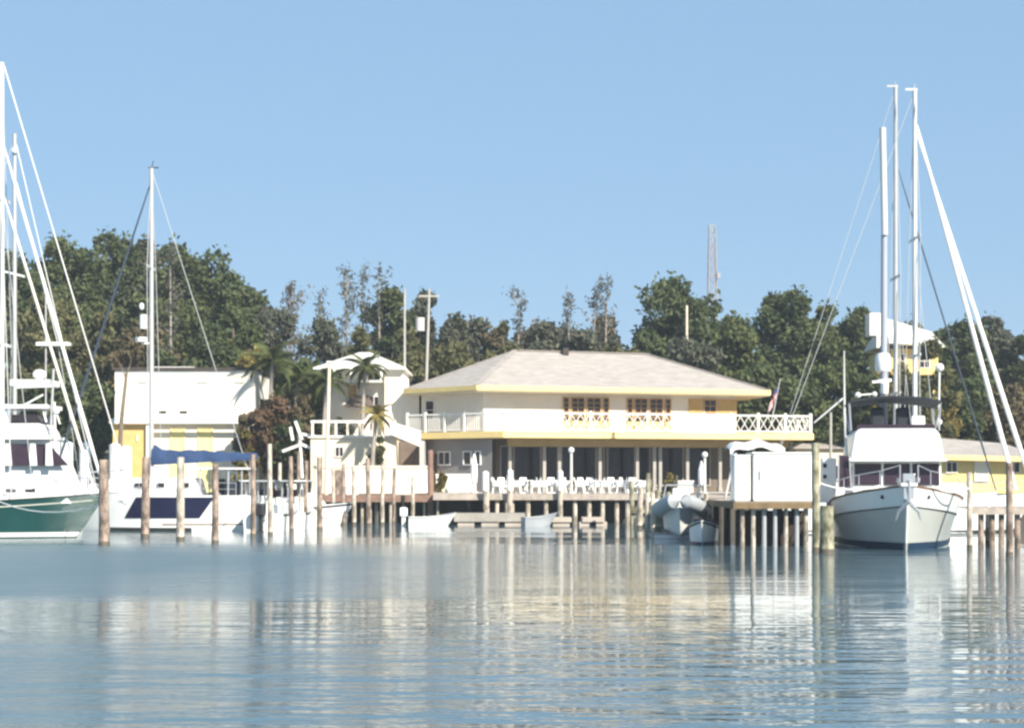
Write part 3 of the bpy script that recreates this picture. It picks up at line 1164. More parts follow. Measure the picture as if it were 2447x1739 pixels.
def frond_mesh(key, L, m):
    if key in FROND:
        return FROND[key]
    mb = MB()
    n = 12
    pr = []
    for i in range(n + 1):
        u = i / n
        pr.append(Vector((L * u * (1 - .12 * u * u), 0, L * (.42 * u - .78 * u * u))))
    mb.tube(pr, [.025 * (1 - .7 * i / n) for i in range(n + 1)], 4)
    for i in range(1, n + 1):
        u = i / n
        ll = L * .34 * math.sin(math.pi * min(1, .15 + u * .83))
        for sgn in (-1, 1):
            for k in range(2):
                p = pr[i].lerp(pr[i - 1], k * .5)
                tip = p + Vector((ll * .45, sgn * ll * .75, -ll * .45))
                wv = Vector((.06, 0, 0))
                mb.add([p - wv, p + wv, tip], [(0, 1, 2)])
    me = bpy.data.meshes.new('frond')
    me.from_pydata(mb.v, [], mb.f)
    me.materials.append(M[m])
    me.update()
    FROND[key] = me
    return me


def palm(px, ytop, d, L, label, m='leaf_palm', ybase=None, nf=15, lean=.3):
    x = PX(px, d)
    z0 = land_z(x, d) - .1
    H = PZ(ytop, d) - z0 - L * .12
    t_ = thing('palm_tree', label, 'palm tree', (x, d, z0), 0, 'palms by the waterfront houses')
    tk = MB()
    k = 8
    tk.tube([(lean * (i / k) ** 2, 0, H * i / k) for i in range(k + 1)], [.15 - .05 * i / k + .012 * (i % 2) for i in range(k + 1)], 8)
    tk.build('trunk', 'bark_grey', t_)
    for i in range(nf):
        o = link_part('frond', frond_mesh((round(L, 1), m), L, m), t_)
        o.location = (lean, 0, H)
        o.rotation_euler = (RNG.normal() * .12, -R(52 - 95 * (i / nf)) * 1.0 + RNG.normal() * .1, i * 2.4 + RNG.random() * .3)
    return t_


bt = thing('bare_trunk', 'dark bare leaning trunk at left end of the flat roofed white building', 'tree', (PX(286, 101.6), 101.6, LANDZ))
b = MB()
b.tube([P(286, 1088, 101.6), P(291, 1000, 101.6), P(303, 890, 101.6)], [.16, .13, .09], 7)
b.tube([P(303, 895, 101.6), P(312, 868, 101.6)], [.06, .02], 5)
b.tube([P(301, 905, 101.6), P(288, 872, 101.6)], [.06, .02], 5)
b.build('trunk', 'bark', bt, True)
TREES = [
    (1128, 742, 130, 132, 'leaf_grey', 'thin grey tree behind the left hip of the restaurant roof'),
    (1205, 768, 120, 126, 'leaf_olive', 'low olive tree just left of restaurant ridge'),
    (1262, 748, 120, 133, 'leaf_brown', 'brownish thin tree right of the single dark pine'),
    (1335, 752, 130, 132, 'leaf_grey', 'grey tree left of the thin bare pine'),
    (1425, 756, 150, 131, 'leaf_brown', 'brown grey tree under the twin wispy pines'),
    (1486, 772, 110, 126, 'leaf_grey', 'small grey tree where restaurant ridge ends on right'),
    (985, 752, 150, 122, 'leaf_olive', 'olive tree around the utility poles'),
    (560, 745, 150, 121, 'leaf_mid', 'green tree behind the right half of white flat roofed building'),
    (1480, 800, 120, 120, 'leaf_olive', 'low olive tree peeping over the restaurant ridge right end'),
    # px, ytop, width, d, material, label
    (30, 612, 210, 128, 'leaf_dark', 'dark green tree at the left edge behind the tall white mast'),
    (150, 574, 220, 131, 'leaf_mid', 'tallest green tree on the left skyline, between the sloping white jib stays'),
    (258, 576, 190, 133, 'leaf_dark', 'dark green tree under the dark slanting stay on the left'),
    (335, 570, 170, 134, 'leaf_grey', 'grey green tree directly behind the grey mast with radar'),
    (415, 590, 200, 131, 'leaf_mid', 'broad green tree just right of the grey mast'),
    (505, 602, 200, 132, 'leaf_dark', 'dark green tree where the left skyline begins to fall'),
    (585, 668, 170, 129, 'leaf_dark', 'dark tree on the falling shoulder of the left woods'),
    (105, 720, 220, 118, 'leaf_olive', 'olive tree low behind the white yacht flybridge'),
    (235, 735, 220, 119, 'leaf_olive', 'olive brown tree low behind the left sloping stays'),
    (345, 770, 200, 116, 'leaf_brown', 'brownish tree just above the white flat roofed building left end'),
    (470, 770, 220, 115, 'leaf_dark', 'dark tree just above the middle of white flat roofed building'),
    (610, 790, 90, 112, 'leaf_yellow', 'small yellow green tree right of the white flat roofed building top'),
    (690, 790, 150, 113, 'leaf_dark', 'dark tree left of the hip roofed house'),
    (650, 722, 150, 127, 'leaf_grey', 'grey green tree left of the brown plume pine'),
    (775, 725, 150, 128, 'leaf_grey', 'grey green tree between two groups of wispy pines'),
    (850, 762, 120, 118, 'leaf_olive', 'olive yellow tree above the hip roofed house'),
    (945, 690, 150, 130, 'leaf_dark', 'rounded dark tree behind the thin pale pole'),
    (1005, 700, 110, 131, 'leaf_grey', 'grey tree behind the transformer pole'),
    (1090, 745, 150, 128, 'leaf_grey', 'thin grey tree left above the long restaurant roof'),
    (1075, 806, 190, 118, 'leaf_olive', 'olive shrub tree behind the left slope of restaurant roof'),
    (1175, 752, 120, 129, 'leaf_brown', 'brownish grey tree left of the single dark pine'),
    (1290, 762, 130, 129, 'leaf_grey', 'low grey green tree behind the middle of restaurant roof'),
    (1380, 790, 140, 127, 'leaf_grey', 'low grey tree beneath the twin wispy pines'),
    (1545, 735, 150, 124, 'leaf_dark', 'dark tree left side of big round tree above the roof'),
    (1622, 664, 230, 130, 'leaf_dark', 'biggest round green tree right of the restaurant ridge'),
    (1700, 730, 190, 127, 'leaf_dark', 'dark green tree at foot of the radio tower'),
    (1640, 790, 180, 119, 'leaf_grey', 'grey brown tree behind the bare pole'),
    (1775, 760, 180, 121, 'leaf_mid', 'mid green tree behind the right slope of restaurant roof'),
    (1868, 698, 190, 131, 'leaf_dark', 'dark tree with rounded top right of radio tower'),
    (1955, 730, 160, 130, 'leaf_mid', 'green tree left of the tall white antenna tube'),
    (2035, 724, 170, 130, 'leaf_dark', 'dark green tree just behind the white antenna tube'),
    (1850, 850, 200, 114, 'leaf_dark', 'dark leafy tree right behind the balcony flag'),
    (1955, 870, 190, 115, 'leaf_mid', 'green tree behind the whip antenna of motor yacht'),
    (2065, 880, 150, 113, 'leaf_dark', 'low dark tree behind the radar of motor yacht'),
    (2165, 880, 170, 110, 'leaf_olive', 'olive shrub tree in front of the yellow hill house'),
    (2128, 812, 110, 113, 'leaf_yellow', 'yellow olive tree hiding the left corner of the yellow hill house'),
    (2222, 822, 130, 112, 'leaf_olive', 'olive tree hiding the right part of the yellow hill house'),
    (2200, 770, 200, 138, 'leaf_dark', 'dark tree rising behind the white roofed hill house'),
    (2305, 762, 170, 130, 'leaf_dark', 'dark tree right of the white roofed hill house'),
    (2300, 880, 180, 116, 'leaf_dark', 'dark low tree right of yellow hill house walls'),
    (2385, 760, 150, 131, 'leaf_grey', 'grey green tree right of the sloping white jibs'),
    (2450, 772, 130, 129, 'leaf_dark', 'dark tree at the right edge of view'),
    (2420, 890, 180, 116, 'leaf_brown', 'brown green tree above the low yellow building'),
    (200, 880, 170, 109, 'leaf_dark', 'dark low tree left of the white flat roofed building'),
    (90, 880, 200, 109, 'leaf_dark', 'low dark tree behind the white flybridge yacht'),
    (2250, 900, 90, 112, 'leaf_yellow', 'small yellow leafed tree beside the yellow hill house'),
]
for a in TREES:
    tree(*a, hbot=.10 if a[1] > 720 else .18)
casuarina(700, 690, 130, 130, 'brownish plume shaped pine left of the tall pine pair', 'leaf_brown', 1.3)
casuarina(832, 640, 90, 129, 'tall wispy pine, left one of pair above hip roofed house')
casuarina(868, 652, 100, 130, 'wispy pine with spread top, between tall pine pair')
casuarina(908, 646, 90, 129, 'tall wispy pine, right one of pair above hip roofed house')
casuarina(1236, 700, 70, 128, 'single dark narrow pine behind the restaurant ridge left end')
casuarina(1366, 700, 60, 128, 'thin bare pine left of the twin pines')
casuarina(1408, 676, 80, 129, 'bare wispy pine, left of the twin pines on skyline')
casuarina(1440, 676, 80, 129, 'bare wispy pine, right of the twin pines on skyline')
casuarina(410, 600, 70, 124, 'bare pale trunked pine in front of left woods')
casuarina(760, 705, 60, 130, 'short grey pine left of tall pine pair')
# ornamental planting between the left buildings
tree(640, 930, 130, 101.5, 'leaf_red', 'rounded reddish brown bush right of white flat roofed building', .0, 'bush', 'bush', 'bushes between the houses', 1.3)
tree(588, 928, 70, 101.3, 'leaf_brown', 'brown shrub covering the right corner of white flat roofed building', .0, 'bush', 'bush', 'bushes between the houses', 1.2)
tree(690, 985, 80, 100.9, 'leaf_dark', 'dark green shrub behind the white slanting boards', .0, 'bush', 'bush', 'bushes between the houses', 1.1)
tree(742, 905, 90, 104.6, 'leaf_dark', 'dark bush left behind the tall cream pole', .0, 'bush', 'bush', 'bushes between the houses', 1.1)
tree(655, 895, 110, 105.2, 'leaf_olive', 'olive bush behind the reddish brown bush', .0, 'bush', 'bush', 'bushes between the houses', 1.1)
tree(712, 925, 110, 103.2, 'leaf_brown', 'brown bush behind the tall cream pole', .0, 'bush', 'bush', 'bushes between the houses', 1.2)
tree(590, 1020, 60, 100.6, 'leaf_yellow', 'yellow green shrub at right end of the blue sail cover', .0, 'bush', 'bush', 'bushes between the houses', 1.2)
tree(822, 968, 70, 103.6, 'leaf_grey', 'grey shrub right of the tall cream pole', .0, 'bush', 'bush', 'bushes between the houses', 1.0)
tree(905, 1030, 46, 101.2, 'leaf_olive', 'olive shrub in front of the cream annex', .3, 'bush', 'bush', 'bushes between the houses', .8)
tree(1054, 1118, 22, 98.9, 'leaf_yellow', 'small potted yellow green plant by the reddish post', .0, 'bush', 'plant', 'potted plants on the terrace', .5)
tree(1600, 1128, 40, 98.0, 'leaf_yellow', 'yellow green plant on right end of restaurant terrace', .0, 'bush', 'plant', 'potted plants on the terrace', .6)
palm(640, 850, 102.6, 2.3, 'palm standing against the right end of white flat roofed building')
palm(862, 868, 104.4, 1.7, 'palm in front of the hip roofed house porch')
palm(770, 900, 103.4, 1.8, 'palm directly behind the tall cream pole')
palm(888, 985, 100.6, 1.3, 'small palm in front of cream annex', 'leaf_yellow', nf=11)
palm(700, 900, 104.5, 1.9, 'palm above the brown bushes')

# ------------------------------------------------------------------ docks
def planks(parent, x0, x1, y0, y1, z, m, along='x', w_=.22):
    """deck boards laid across the dock, small gaps between"""
    if along == 'x':
        n = int((x1 - x0) / w_)
        items = [(x0 + i * w_, x0 + (i + 1) * w_ - .02, y0, y1) for i in range(n)]
    else:
        n = int((y1 - y0) / w_)
        items = [(x0, x1, y0 + i * w_, y0 + (i + 1) * w_ - .02) for i in range(n)]
    b = MB()
    for (a, c, e, f) in items:
        dz = random.uniform(-.006, .006)
        b.box((a, e, z - .05 + dz), (c, f, z + dz))
    o = b.build('deck_boards', m, parent, True)
    o['kind'] = 'stuff'
    return o


def pile(b, x, y, z0, z1, r):
    b.tube([(x, y, z0), (x, y, z1)], [r * 1.05, r * .97], 9)


DZ = 1.68
md = thing('main_dock', 'long grey wooden dock in front of the restaurant terrace', 'dock', (PX(1320, 95), 96, 0))
mx0, mx1 = PX(1035, 94), PX(1560, 94)
planks(md, mx0, mx1, 94, 98.1, DZ, 'dock_plank')
b = MB()
b.box((mx0, 93.92, DZ - .36), (mx1, 93.99, DZ - .03))
b.build('fascia_board', 'dock_plank', md, True)
b = MB()
for y in (94.3, 96, 97.7):
    b.box((mx0, y, DZ - .36), (mx1, y + .12, DZ - .055))
b.build('joist', 'beam_wood', md, True)
for px in (1163, 1188, 1210, 1224, 1262, 1305, 1338, 1374, 1408, 1440, 1474, 1500, 1545):
    b = MB()
    pile(b, PX(px, 94.2), 94.25, -1.5, DZ - .06, .13)
    b.build('piling', 'piling_pale', md, True)
for px in (1120, 1260, 1400, 1520):
    b = MB()
    pile(b, PX(px, 97), 97, -1.5, DZ - .06, .13)
    b.build('piling', 'piling_wood', md, True)
rd = thing('brown_dock', 'reddish brown wooden dock left of the main grey dock', 'dock', (PX(880, 94.5), 95, 0))
bx0, bx1 = PX(690, 94.5), mx0 - .03
planks(rd, bx0, bx1, 94.5, 98.1, DZ - .10, 'dock_red')
b = MB()
b.box((bx0, 94.42, DZ - .48), (bx1, 94.49, DZ - .12))
b.build('fascia_board', 'dock_red', rd, True)
b = MB()
for y in (94.8, 97.6):
    b.box((bx0, y, DZ - .46), (bx1, y + .12, DZ - .156))
b.build('joist', 'beam_wood', rd, True)
for px in (720, 741, 758, 790, 800, 820, 846, 864, 882, 898, 913, 934, 942, 963, 984, 1013, 1046):
    b = MB()
    pile(b, PX(px, 94.6), 94.7 + random.uniform(0, .5), -1.5, DZ - .155, random.uniform(.07, .12))
    b.build('piling', 'piling_pale', rd, True)
b = MB()
b.box((PX(796, 94.5), 94.44, DZ - .09), (PX(826, 94.5), 94.50, PZ(1122, 94.5)))
b.build('gate_board', 'piling_wood', rd, True)

# finger dock on the right, running towards the camera
FD = 61.0
fx0, fx1 = PX(1757, FD), PX(1950, FD)
fd = thing('finger_dock', 'long finger dock carrying white lockers left of the motor yacht', 'dock', (8.5, 75, 0))
planks(fd, fx0, fx1, FD, 93.9, DZ - .03, 'dock_plank', 'y')
b = MB()
b.box((fx0, FD - .08, DZ - .28), (fx1, FD - .01, DZ - .05))
b.box((fx0 - .07, FD - .07, DZ - .28), (fx0 - .004, 93.9, DZ - .05))
b.build('fascia_board', 'beam_wood', fd, True)
for px in (1774, 1800, 1826, 1852, 1878, 1904, 1926):
    b = MB()
    pile(b, PX(px, FD + .3), FD + .3, -1.5, DZ - .09, random.uniform(.065, .095))
    b.build('piling', random.choice(['piling_pale', 'rubber_grey', 'piling_pale']), fd, True)
for y in (64.5, 68, 72, 76, 80, 84, 88, 92):
    for x in (fx0 + .15, fx1 - .2):
        b = MB()
        pile(b, x, y, -1.5, DZ - .09, .13)
        b.build('piling', 'under_dock_shade', fd, True)  # inner piles coloured dark as if in the deck's shade
b = MB()
b.box((fx0 + .2, FD + 1.3, DZ - .8), (fx1 - .2, FD + 1.42, DZ - .37))
b.box((fx0 + .2, FD + 1.42, -0.4), (fx1 - .2, FD + 1.52, DZ - .37))  # dark sheet down to the water, standing in for shade below the deck
b.build('beam_and_shade_sheet', 'under_dock_shade', fd, True)

bk = thing('timber_bulkhead', 'olive timber bulkhead of upright boards behind the piling cluster', 'bulkhead', (PX(1570, 87), 87, 0))
px = 1508
while px < 1644:
    wd = random.uniform(8, 13)
    b = MB()
    dz = random.uniform(-.12, .12)
    b.box((PX(px, 87), 87 + random.uniform(0, .06), -1), (PX(px + wd - 1.2, 87), 87.14, 1.05 + dz))
    b.build('board', random.choice(['piling_olive', 'piling_olive', 'piling_pale']), bk, True)
    px += wd
b = MB()
b.box((PX(1506, 87), 86.86, .72), (PX(1646, 87), 86.99, .92))
b.build('waler', 'piling_olive', bk, True)

# right-hand dock beyond the motor yacht
rk = thing('side_dock', 'wooden dock at the right edge beside the motor yacht', 'dock', (17, 63, 0))
planks(rk, PX(2322, 61), 30, 61, 64, PZ(1212, 61), 'dock_plank')
b = MB()
b.box((PX(2322, 61), 60.92, PZ(1222, 61) - .1), (30, 60.99, PZ(1212, 61) - .01))
b.build('fascia_board', 'dock_plank', rk, True)
for px in (2345, 2372, 2394, 2412, 2432, 2470):
    b = MB()
    pile(b, PX(px, 61.2), 61.25, -1.5, PZ(1212, 61) - .06, .11)
    b.build('piling', 'piling_wood', rk, True)

# floating pontoons in front of the main dock
def pontoon(x0, x1, y0, y1, label, m='pontoon_grey', z=.42):
    t_ = thing('floating_pontoon', label, 'pontoon', ((x0 + x1) / 2, y0, 0), 0, 'floating pontoons under the main dock')
    b = MB()
    b.box((x0, y0, .18), (x1, y1, z))
    b.build('deck', m, t_, True)
    b = MB()
    n = max(2, int((x1 - x0) / 1.2))
    for i in range(n):
        u = x0 + (x1 - x0) * (i + .5) / n
        b.box((u - .45, y0 + .1, -.3), (u + .45, y1 - .1, .177))
    b.build('float', 'pontoon_float', t_, True)
    return t_


pontoon(PX(1085, 91), PX(1255, 91), 91, 93.2, 'longest grey floating pontoon right of the white skiff', z=.62)
pontoon(PX(1268, 90), PX(1366, 90), 90, 92, 'cream edged floating pontoon in the middle under main dock', 'pontoon_float')
pontoon(PX(1392, 90), PX(1444, 90), 90, 92, 'short cream floating pontoon at right under main dock', 'pontoon_float')

# ------------------------------------------------------------------ mooring pilings, each a thing of its own
def piling(px, ytop, ybot, wpx, label, m='piling_wood', lean=0, cap=None, d=None):
    d = d or 9800.0 / (ybot - HOR)
    r = wpx * d / FPX / 2
    x = PX(px, d)
    t_ = thing('mooring_piling', label, 'piling', (x, d, 0), 0, 'mooring pilings standing in the harbour')
    z1 = PZ(ytop, d)
    dx = (lean + random.uniform(-3, 3)) * d / FPX
    b = MB()
    n = 7
    pts, rs = [], []
    for i in range(n + 1):
        u = i / n
        z = .16 + (z1 - .16) * u
        pts.append((dx * u + random.uniform(-.01, .01), 0, z))
        rs.append(r * (1.05 - .12 * u) * random.uniform(.96, 1.04))
    b.tube(pts, rs, 10)
    b.build('shaft', m, t_, smooth=True)
    b = MB()
    b.tube([(0, 0, -1.5), (0, 0, .162)], [r * 1.1, r * 1.07], 10)
    b.build('wet_base', 'piling_wet', t_, smooth=True)
    if cap:
        b = MB()
        zc = PZ(cap, d)
        b.tube([(dx, 0, zc), (dx, 0, z1 + .03), (dx, 0, z1 + .12)], [r * 1.12, r * 1.12, r * .35], 10)
        b.build('white_sleeve', 'white_plastic', t_, smooth=True)
    return t_


piling(249, 1098, 1303, 25, 'thick brown piling at the bow of the green sailboat')
piling(347, 1092, 1284, 20, 'brown piling under the grey mast of blue covered sailboat')
piling(431, 1092, 1291, 19, 'pale topped piling in front of the navy hull panel middle', 'piling_pale')
piling(514, 1108, 1300, 16, 'slim brown piling at the right edge of navy hull panel')
piling(605, 1085, 1283, 13, 'slim grey brown piling at stern of the blue covered sailboat')
piling(646, 1060, 1279, 12, 'slim grey piling between the two stern on motorboats', 'piling_pale')
piling(697, 1090, 1270, 11, 'thin brown piling right of the stern on motorboats')
piling(730, 1100, 1262, 9, 'thin brown piling left of the white outboard dinghy')
piling(764, 1092, 1266, 14, 'dark brown piling just left of the tall cream pole')
piling(822, 1108, 1254, 9, 'thin piling by the brown board gate')
piling(846, 1112, 1254, 10, 'thin pale piling before the low white wall, left one', 'piling_pale')
piling(881, 1095, 1256, 12, 'dark topped piling before the middle of low white wall')
piling(913, 1108, 1254, 10, 'thin grey piling before the low white wall, right one', 'piling_pale')
piling(1029, 1075, 1249, 15, 'reddish brown post left of the grey restaurant corner block', 'dock_red')
piling(1163, 1130, 1249, 15, 'white sleeved piling beside the closed white parasol', 'piling_pale', cap=1172, d=93.6)
piling(1218, 1126, 1249, 13, 'white sleeved piling at left end of the chairs', 'piling_pale', cap=1172, d=93.6)
piling(1339, 1128, 1249, 12, 'white sleeved piling beside the tall globe lamp', 'piling_pale', cap=1172, d=93.6)
piling(1512, 1150, 1258, 12, 'leftmost olive piling of the cluster at right dock end', 'piling_olive')
piling(1528, 1165, 1262, 14, 'pale olive piling in the cluster at right dock end', 'piling_pale')
piling(1546, 1130, 1264, 11, 'tallest olive piling in the cluster at right dock end', 'piling_olive')
piling(1572, 1170, 1265, 14, 'short olive piling with white beam across it', 'piling_olive')
piling(1594, 1175, 1266, 12, 'olive piling right of the short one under white beam', 'piling_olive')
piling(1614, 1135, 1262, 7, 'thin dark green stake right of the piling cluster', 'piling_wet')
piling(1635, 1195, 1268, 13, 'low olive piling beside the grey dinghy', 'piling_olive')
piling(1950, 1058, 1318, 19, 'tall grey green piling left of the motor yacht', 'piling_olive')
piling(1975, 1208, 1322, 34, 'thickest mossy piling close left of the motor yacht hull', 'piling_olive')
piling(2317, 1128, 1312, 13, 'slim grey piling close right of the motor yacht', 'piling_pale')
piling(2412, 1105, 1330, 17, 'grey brown piling below the sloping jibs at right edge')
piling(2360, 1195, 1300, 11, 'white sleeved piling under the right side dock', 'piling_pale', cap=1260)
# white sleeved piles seen past the left boats
for px, yt, lab in ((160, 1060, 'white sleeved piling right of the yacht dark windows'), (204, 1062, 'white sleeved piling left of the jib tack'),
                    (272, 1064, 'white sleeved piling right of the green bow'), (300, 1070, 'white sleeved piling left of the grey mast')):
    piling(px, yt, 1258, 24, lab, 'piling_pale', cap=1180, d=87.5)
# horizontal white beam on the cluster
hb = thing('dock_beam', 'white timber lying across the olive pilings', 'timber', P(1572, 1196, 80))
b = MB()
b.beam(P(1546, 1192, 80.4), P(1596, 1200, 80.4), .22, .16)
b.build('timber', 'trim_white', hb, True)

# ------------------------------------------------------------------ boats
class Hull:
    def __init__(s, L, B, hb, hm, hs, rake=.9, ts=.75, pw=2.3, flare=.45, dk=.55, tumble=0.0, pmax=.42):
        s.__dict__.update(locals())

    def b(s, t):
        if t > s.pmax:
            k = (t - s.pmax) / (1 - s.pmax)
            return s.B / 2 * max(0.0, 1 - k ** s.pw)
        return s.B / 2 * (1 - (1 - s.ts) * ((s.pmax - t) / s.pmax) ** 2)

    def h(s, t):
        return s.hs * (1 - t) ** 2 + 2 * (2 * s.hm - .5 * (s.hs + s.hb)) * t * (1 - t) + s.hb * t ** 2

    def pt(s, t, z, off=0.0, side=1):
        h = s.h(t)
        bb = s.b(t)
        wl = bb * (0.93 - s.flare * max(0.0, (t - .35) / .65) ** 1.3)
        if z >= 0:
            k = min(1.2, z / h)
            y = wl + (bb - wl) * k ** 1.25
        else:
            y = wl * math.sqrt(max(0.0, 1 + z / s.dk)) 
        x = s.L * t - s.rake * (1 - z / s.hb) * max(0, (t - .3) / .7) ** 3
        return Vector((x, side * (y + off), z))

    def strip(s, mb, zs, off=0.0, t0=0.0, t1=1.0, n=26, sides=(1, -1)):
        """side surface between heights; each z is a number or a function of t"""
        for side in sides:
            vs = []
            for i in range(n + 1):
                t = t0 + (t1 - t0) * i / n
                for z in zs:
                    zz = z(t) if callable(z) else z
                    vs.append(s.pt(t, zz, off, side))
            m = len(zs)
            fs = []
            for i in range(n):
                for j in range(m - 1):
                    q = (i * m + j, (i + 1) * m + j, (i + 1) * m + j + 1, i * m + j + 1)
                    fs.append(q[::-1] if side > 0 else q)
            mb.add(vs, fs)

    def shell(s, mb, n=26):
        hh = [(lambda t, k=k: s.h(t) * k) for k in (.12, .25, .4, .55, .7, .85, 1.0)]
        s.strip(mb, [-s.dk, -.6 * s.dk, -.25 * s.dk, 0.0] + hh, 0, 0, 1, n)
        zs = [-s.dk, -.6 * s.dk, -.25 * s.dk, 0.0] + [s.h(0) * k for k in (.25, .55, 1)]
        v = [s.pt(0, z, 0, 1) for z in zs] + [s.pt(0, z, 0, -1) for z in reversed(zs)]
        mb.add(v, [tuple(range(len(v)))])

    def deck(s, mb, drop=.02, n=22, inset_=.02):
        vs = []
        for i in range(n + 1):
            t = i / n
            z = s.h(t) - drop
            a = s.pt(t, z, -inset_, 1)
            c = s.pt(t, z, -inset_, -1)
            if a.y < 0:
                a.y = c.y = 0
            vs += [a, c]
        mb.add(vs, [(2 * i, 2 * i + 1, 2 * i + 3, 2 * i + 2) for i in range(n)])


def cabin(x0, x1, w0, w1, z0, z1, slope=.25, r=.08):
    """a cabin trunk: tapered box with leaning front and rounded top edges"""
    mb = MB()
    a = [(x0, -w0 / 2), (x1, -w1 / 2), (x1, w1 / 2), (x0, w0 / 2)]
    top = [(x0 + slope * .3, -w0 / 2 + r), (x1 - slope, -w1 / 2 + r), (x1 - slope, w1 / 2 - r), (x0 + slope * .3, w0 / 2 - r)]
    v = [(p[0], p[1], z0) for p in a] + [(p[0] * .3 + q[0] * .7, p[1] * .3 + q[1] * .7, z1 - r) for p, q in zip(a, top)] + [(q[0], q[1] * .94, z1) for q in top]
    fs = [(3, 2, 1, 0), (8, 9, 10, 11)]
    for l in (0, 4):
        fs += [(l + i, l + (i + 1) % 4, l + 4 + (i + 1) % 4, l + 4 + i) for i in range(4)]
    mb.add(v, fs)
    return mb


def stanchions(parent, hull, t0, t1, n, hgt=.6, m='steel', sides=(1, -1), r=.015, name='guard_rail'):
    b = MB()
    for side in sides:
        top = []
        for i in range(n + 1):
            t = t0 + (t1 - t0) * i / n
            p = hull.pt(t, hull.h(t), -.06, side)
            if p.y * side < 0:
                p.y = 0
            b.tube([p, p + Vector((0, 0, hgt))], r, 5)
            top.append(p + Vector((0, 0, hgt)))
        b.tube(top, r, 5)
        b.tube([p + Vector((0, 0, -hgt * .5)) for p in top], r * .8, 5)
    return b.build(name, m, parent)


def rope(parent, p, q, sag, r, m='wire', name='mooring_line', n=8):
    b = MB()
    p, q = Vector(p), Vector(q)
    b.tube([p.lerp(q, i / n) + Vector((0, 0, -sag * 4 * (i / n) * (1 - i / n))) for i in range(n + 1)], r, 5)
    return b.build(name, m, parent)


# ---- green sailboat on the left
Yg = 71.2
gs = thing('green_sailboat', 'green hulled sailboat with white boot stripe cut by the left edge', 'sailboat', (PX(252, 70.8) - 13.0, Yg, 0))
H = Hull(13.0, 3.7, 1.95, 1.55, 1.45, 1.3, .7, 2.0, .35)
b = MB(); H.shell(b); b.build('hull', 'green_hull', gs, smooth=True)
b = MB(); H.strip(b, [.06, .15, .24], .02, 0, .995); b.build('boot_stripe', 'gelcoat', gs, smooth=True)
b = MB(); H.strip(b, [lambda t: H.h(t) - .36, lambda t: H.h(t) - .32], .008, 0, .97); b.build('cove_stripe', 'cream_gelcoat', gs, smooth=True)
b = MB(); H.deck(b); b.build('deck', 'gelcoat', gs)
b = MB(); H.strip(b, [lambda t: H.h(t) - .05, lambda t: H.h(t) + .12], .02, 0, .995); b.build('toe_rail', 'gelcoat', gs, smooth=True)
b = MB(); H.strip(b, [lambda t: H.h(t) - .09, lambda t: H.h(t) - .045], .03, 0, .995); b.build('rub_rail', 'boot_dark', gs, smooth=True)
cabin(2.5, 11.6, 2.4, 1.3, 1.45, 2.42, .9, .12).build('cabin', 'gelcoat', gs, bevel=.04)
cabin(3.2, 7.6, 2.1, 1.9, 2.40, 2.85, .7, .12).build('doghouse', 'gelcoat', gs, bevel=.04)
for i, x in enumerate((9.2, 10.0, 8.4)):
    b = MB(); b.cbox((x, -1.02 + .07 * (x - 8.4) * 1.0 - .12, 2.0), (.42, .10, .16)); b.build('porthole', 'smoked_glass', gs)
b = MB(); b.beam((12.2, 0, 1.97), (14.0, 0, 2.12), .24, .16); b.build('bowsprit', 'gelcoat', gs)
b = MB()
for sg in (-1, 1):
    b.tube([(11.9, sg * .75, 2.0), (11.95, sg * .75, 2.75), (13.9, sg * .16, 2.9), (13.9, sg * .16, 2.15)], .025, 6)
    b.tube([(12.9, sg * .46, 2.1), (12.9, sg * .46, 2.82)], .02, 6)
b.build('pulpit', 'steel', gs)
b = MB(); b.tube([(13.5, 0, 1.85), (13.75, 0, 1.5)], .04, 6); b.tube([(13.5, -.2, 1.55), (13.78, 0, 1.42), (13.5, .2, 1.55)], .04, 6); b.build('anchor', 'steel', gs)
mxg = PX(4, 71.2) - gs.location.x
mt = PZ(150, 71.2)
b = MB(); b.tube([(mxg, 0, 1.9), (mxg, 0, mt)], [.125, .105], 12)
b.build('mast', 'mast_white', gs, smooth=True)
for ya, wy in ((475, 1.1), (822, 1.4)):
    b = MB(); b.beam((mxg, -wy, PZ(ya, 71.2)), (mxg, wy, PZ(ya, 71.2)), .06, .14); b.build('spreader', 'mast_white', gs)
for (ya, xb_, zb_, r, nm, mm) in ((350, 12.75, 2.35, .085, 'furled_jib', 'white_canvas'), (470, 12.35, 2.3, .075, 'furled_staysail', 'cream_gelcoat')):
    b = MB()
    p, q = Vector((mxg + .1, 0, PZ(ya, 71.2))), Vector((xb_, 0, zb_))
    b.tube([p.lerp(q, i / 8) for i in range(9)], [.02] + [r * (.75 + .25 * i / 8) for i in range(1, 8)] + [r * .6], 8)
    o = b.build(nm, mm, gs, smooth=True)
    b = MB(); b.tube([(xb_ - .05, 0, zb_ - .05), (xb_ + .02, 0, zb_ - .3)], [.16, .16], 10); b.build('furling_drum', 'gelcoat', o)
b = MB(); b.tube([(mxg + .1, 0, mt - .15), (13.95, 0, 2.15)], .03, 6); b.build('forestay', 'mast_white', gs)
b = MB()
for sg in (-1, 1):
    b.tube([(mxg, sg * .05, mt - .3), (mxg, sg * 1.4, PZ(822, 71.2)), (mxg - .2, sg * 1.7, 1.7)], .02, 5)
    b.tube([(mxg, sg * .05, PZ(475, 71.2)), (mxg + .9, sg * 1.6, 1.7)], .02, 5)
b.build('shroud', 'wire', gs)
stanchions(gs, H, .5, .93, 6, .65, 'steel')
for x in (6.6, 7.5, 10.5):
    b = MB(); b.box((x, -.5, 2.4 if x > 8 else 2.83), (x + .4, .2, 2.62 if x > 8 else 3.05)); b.build('hatch', 'gelcoat', gs, bevel=.03)

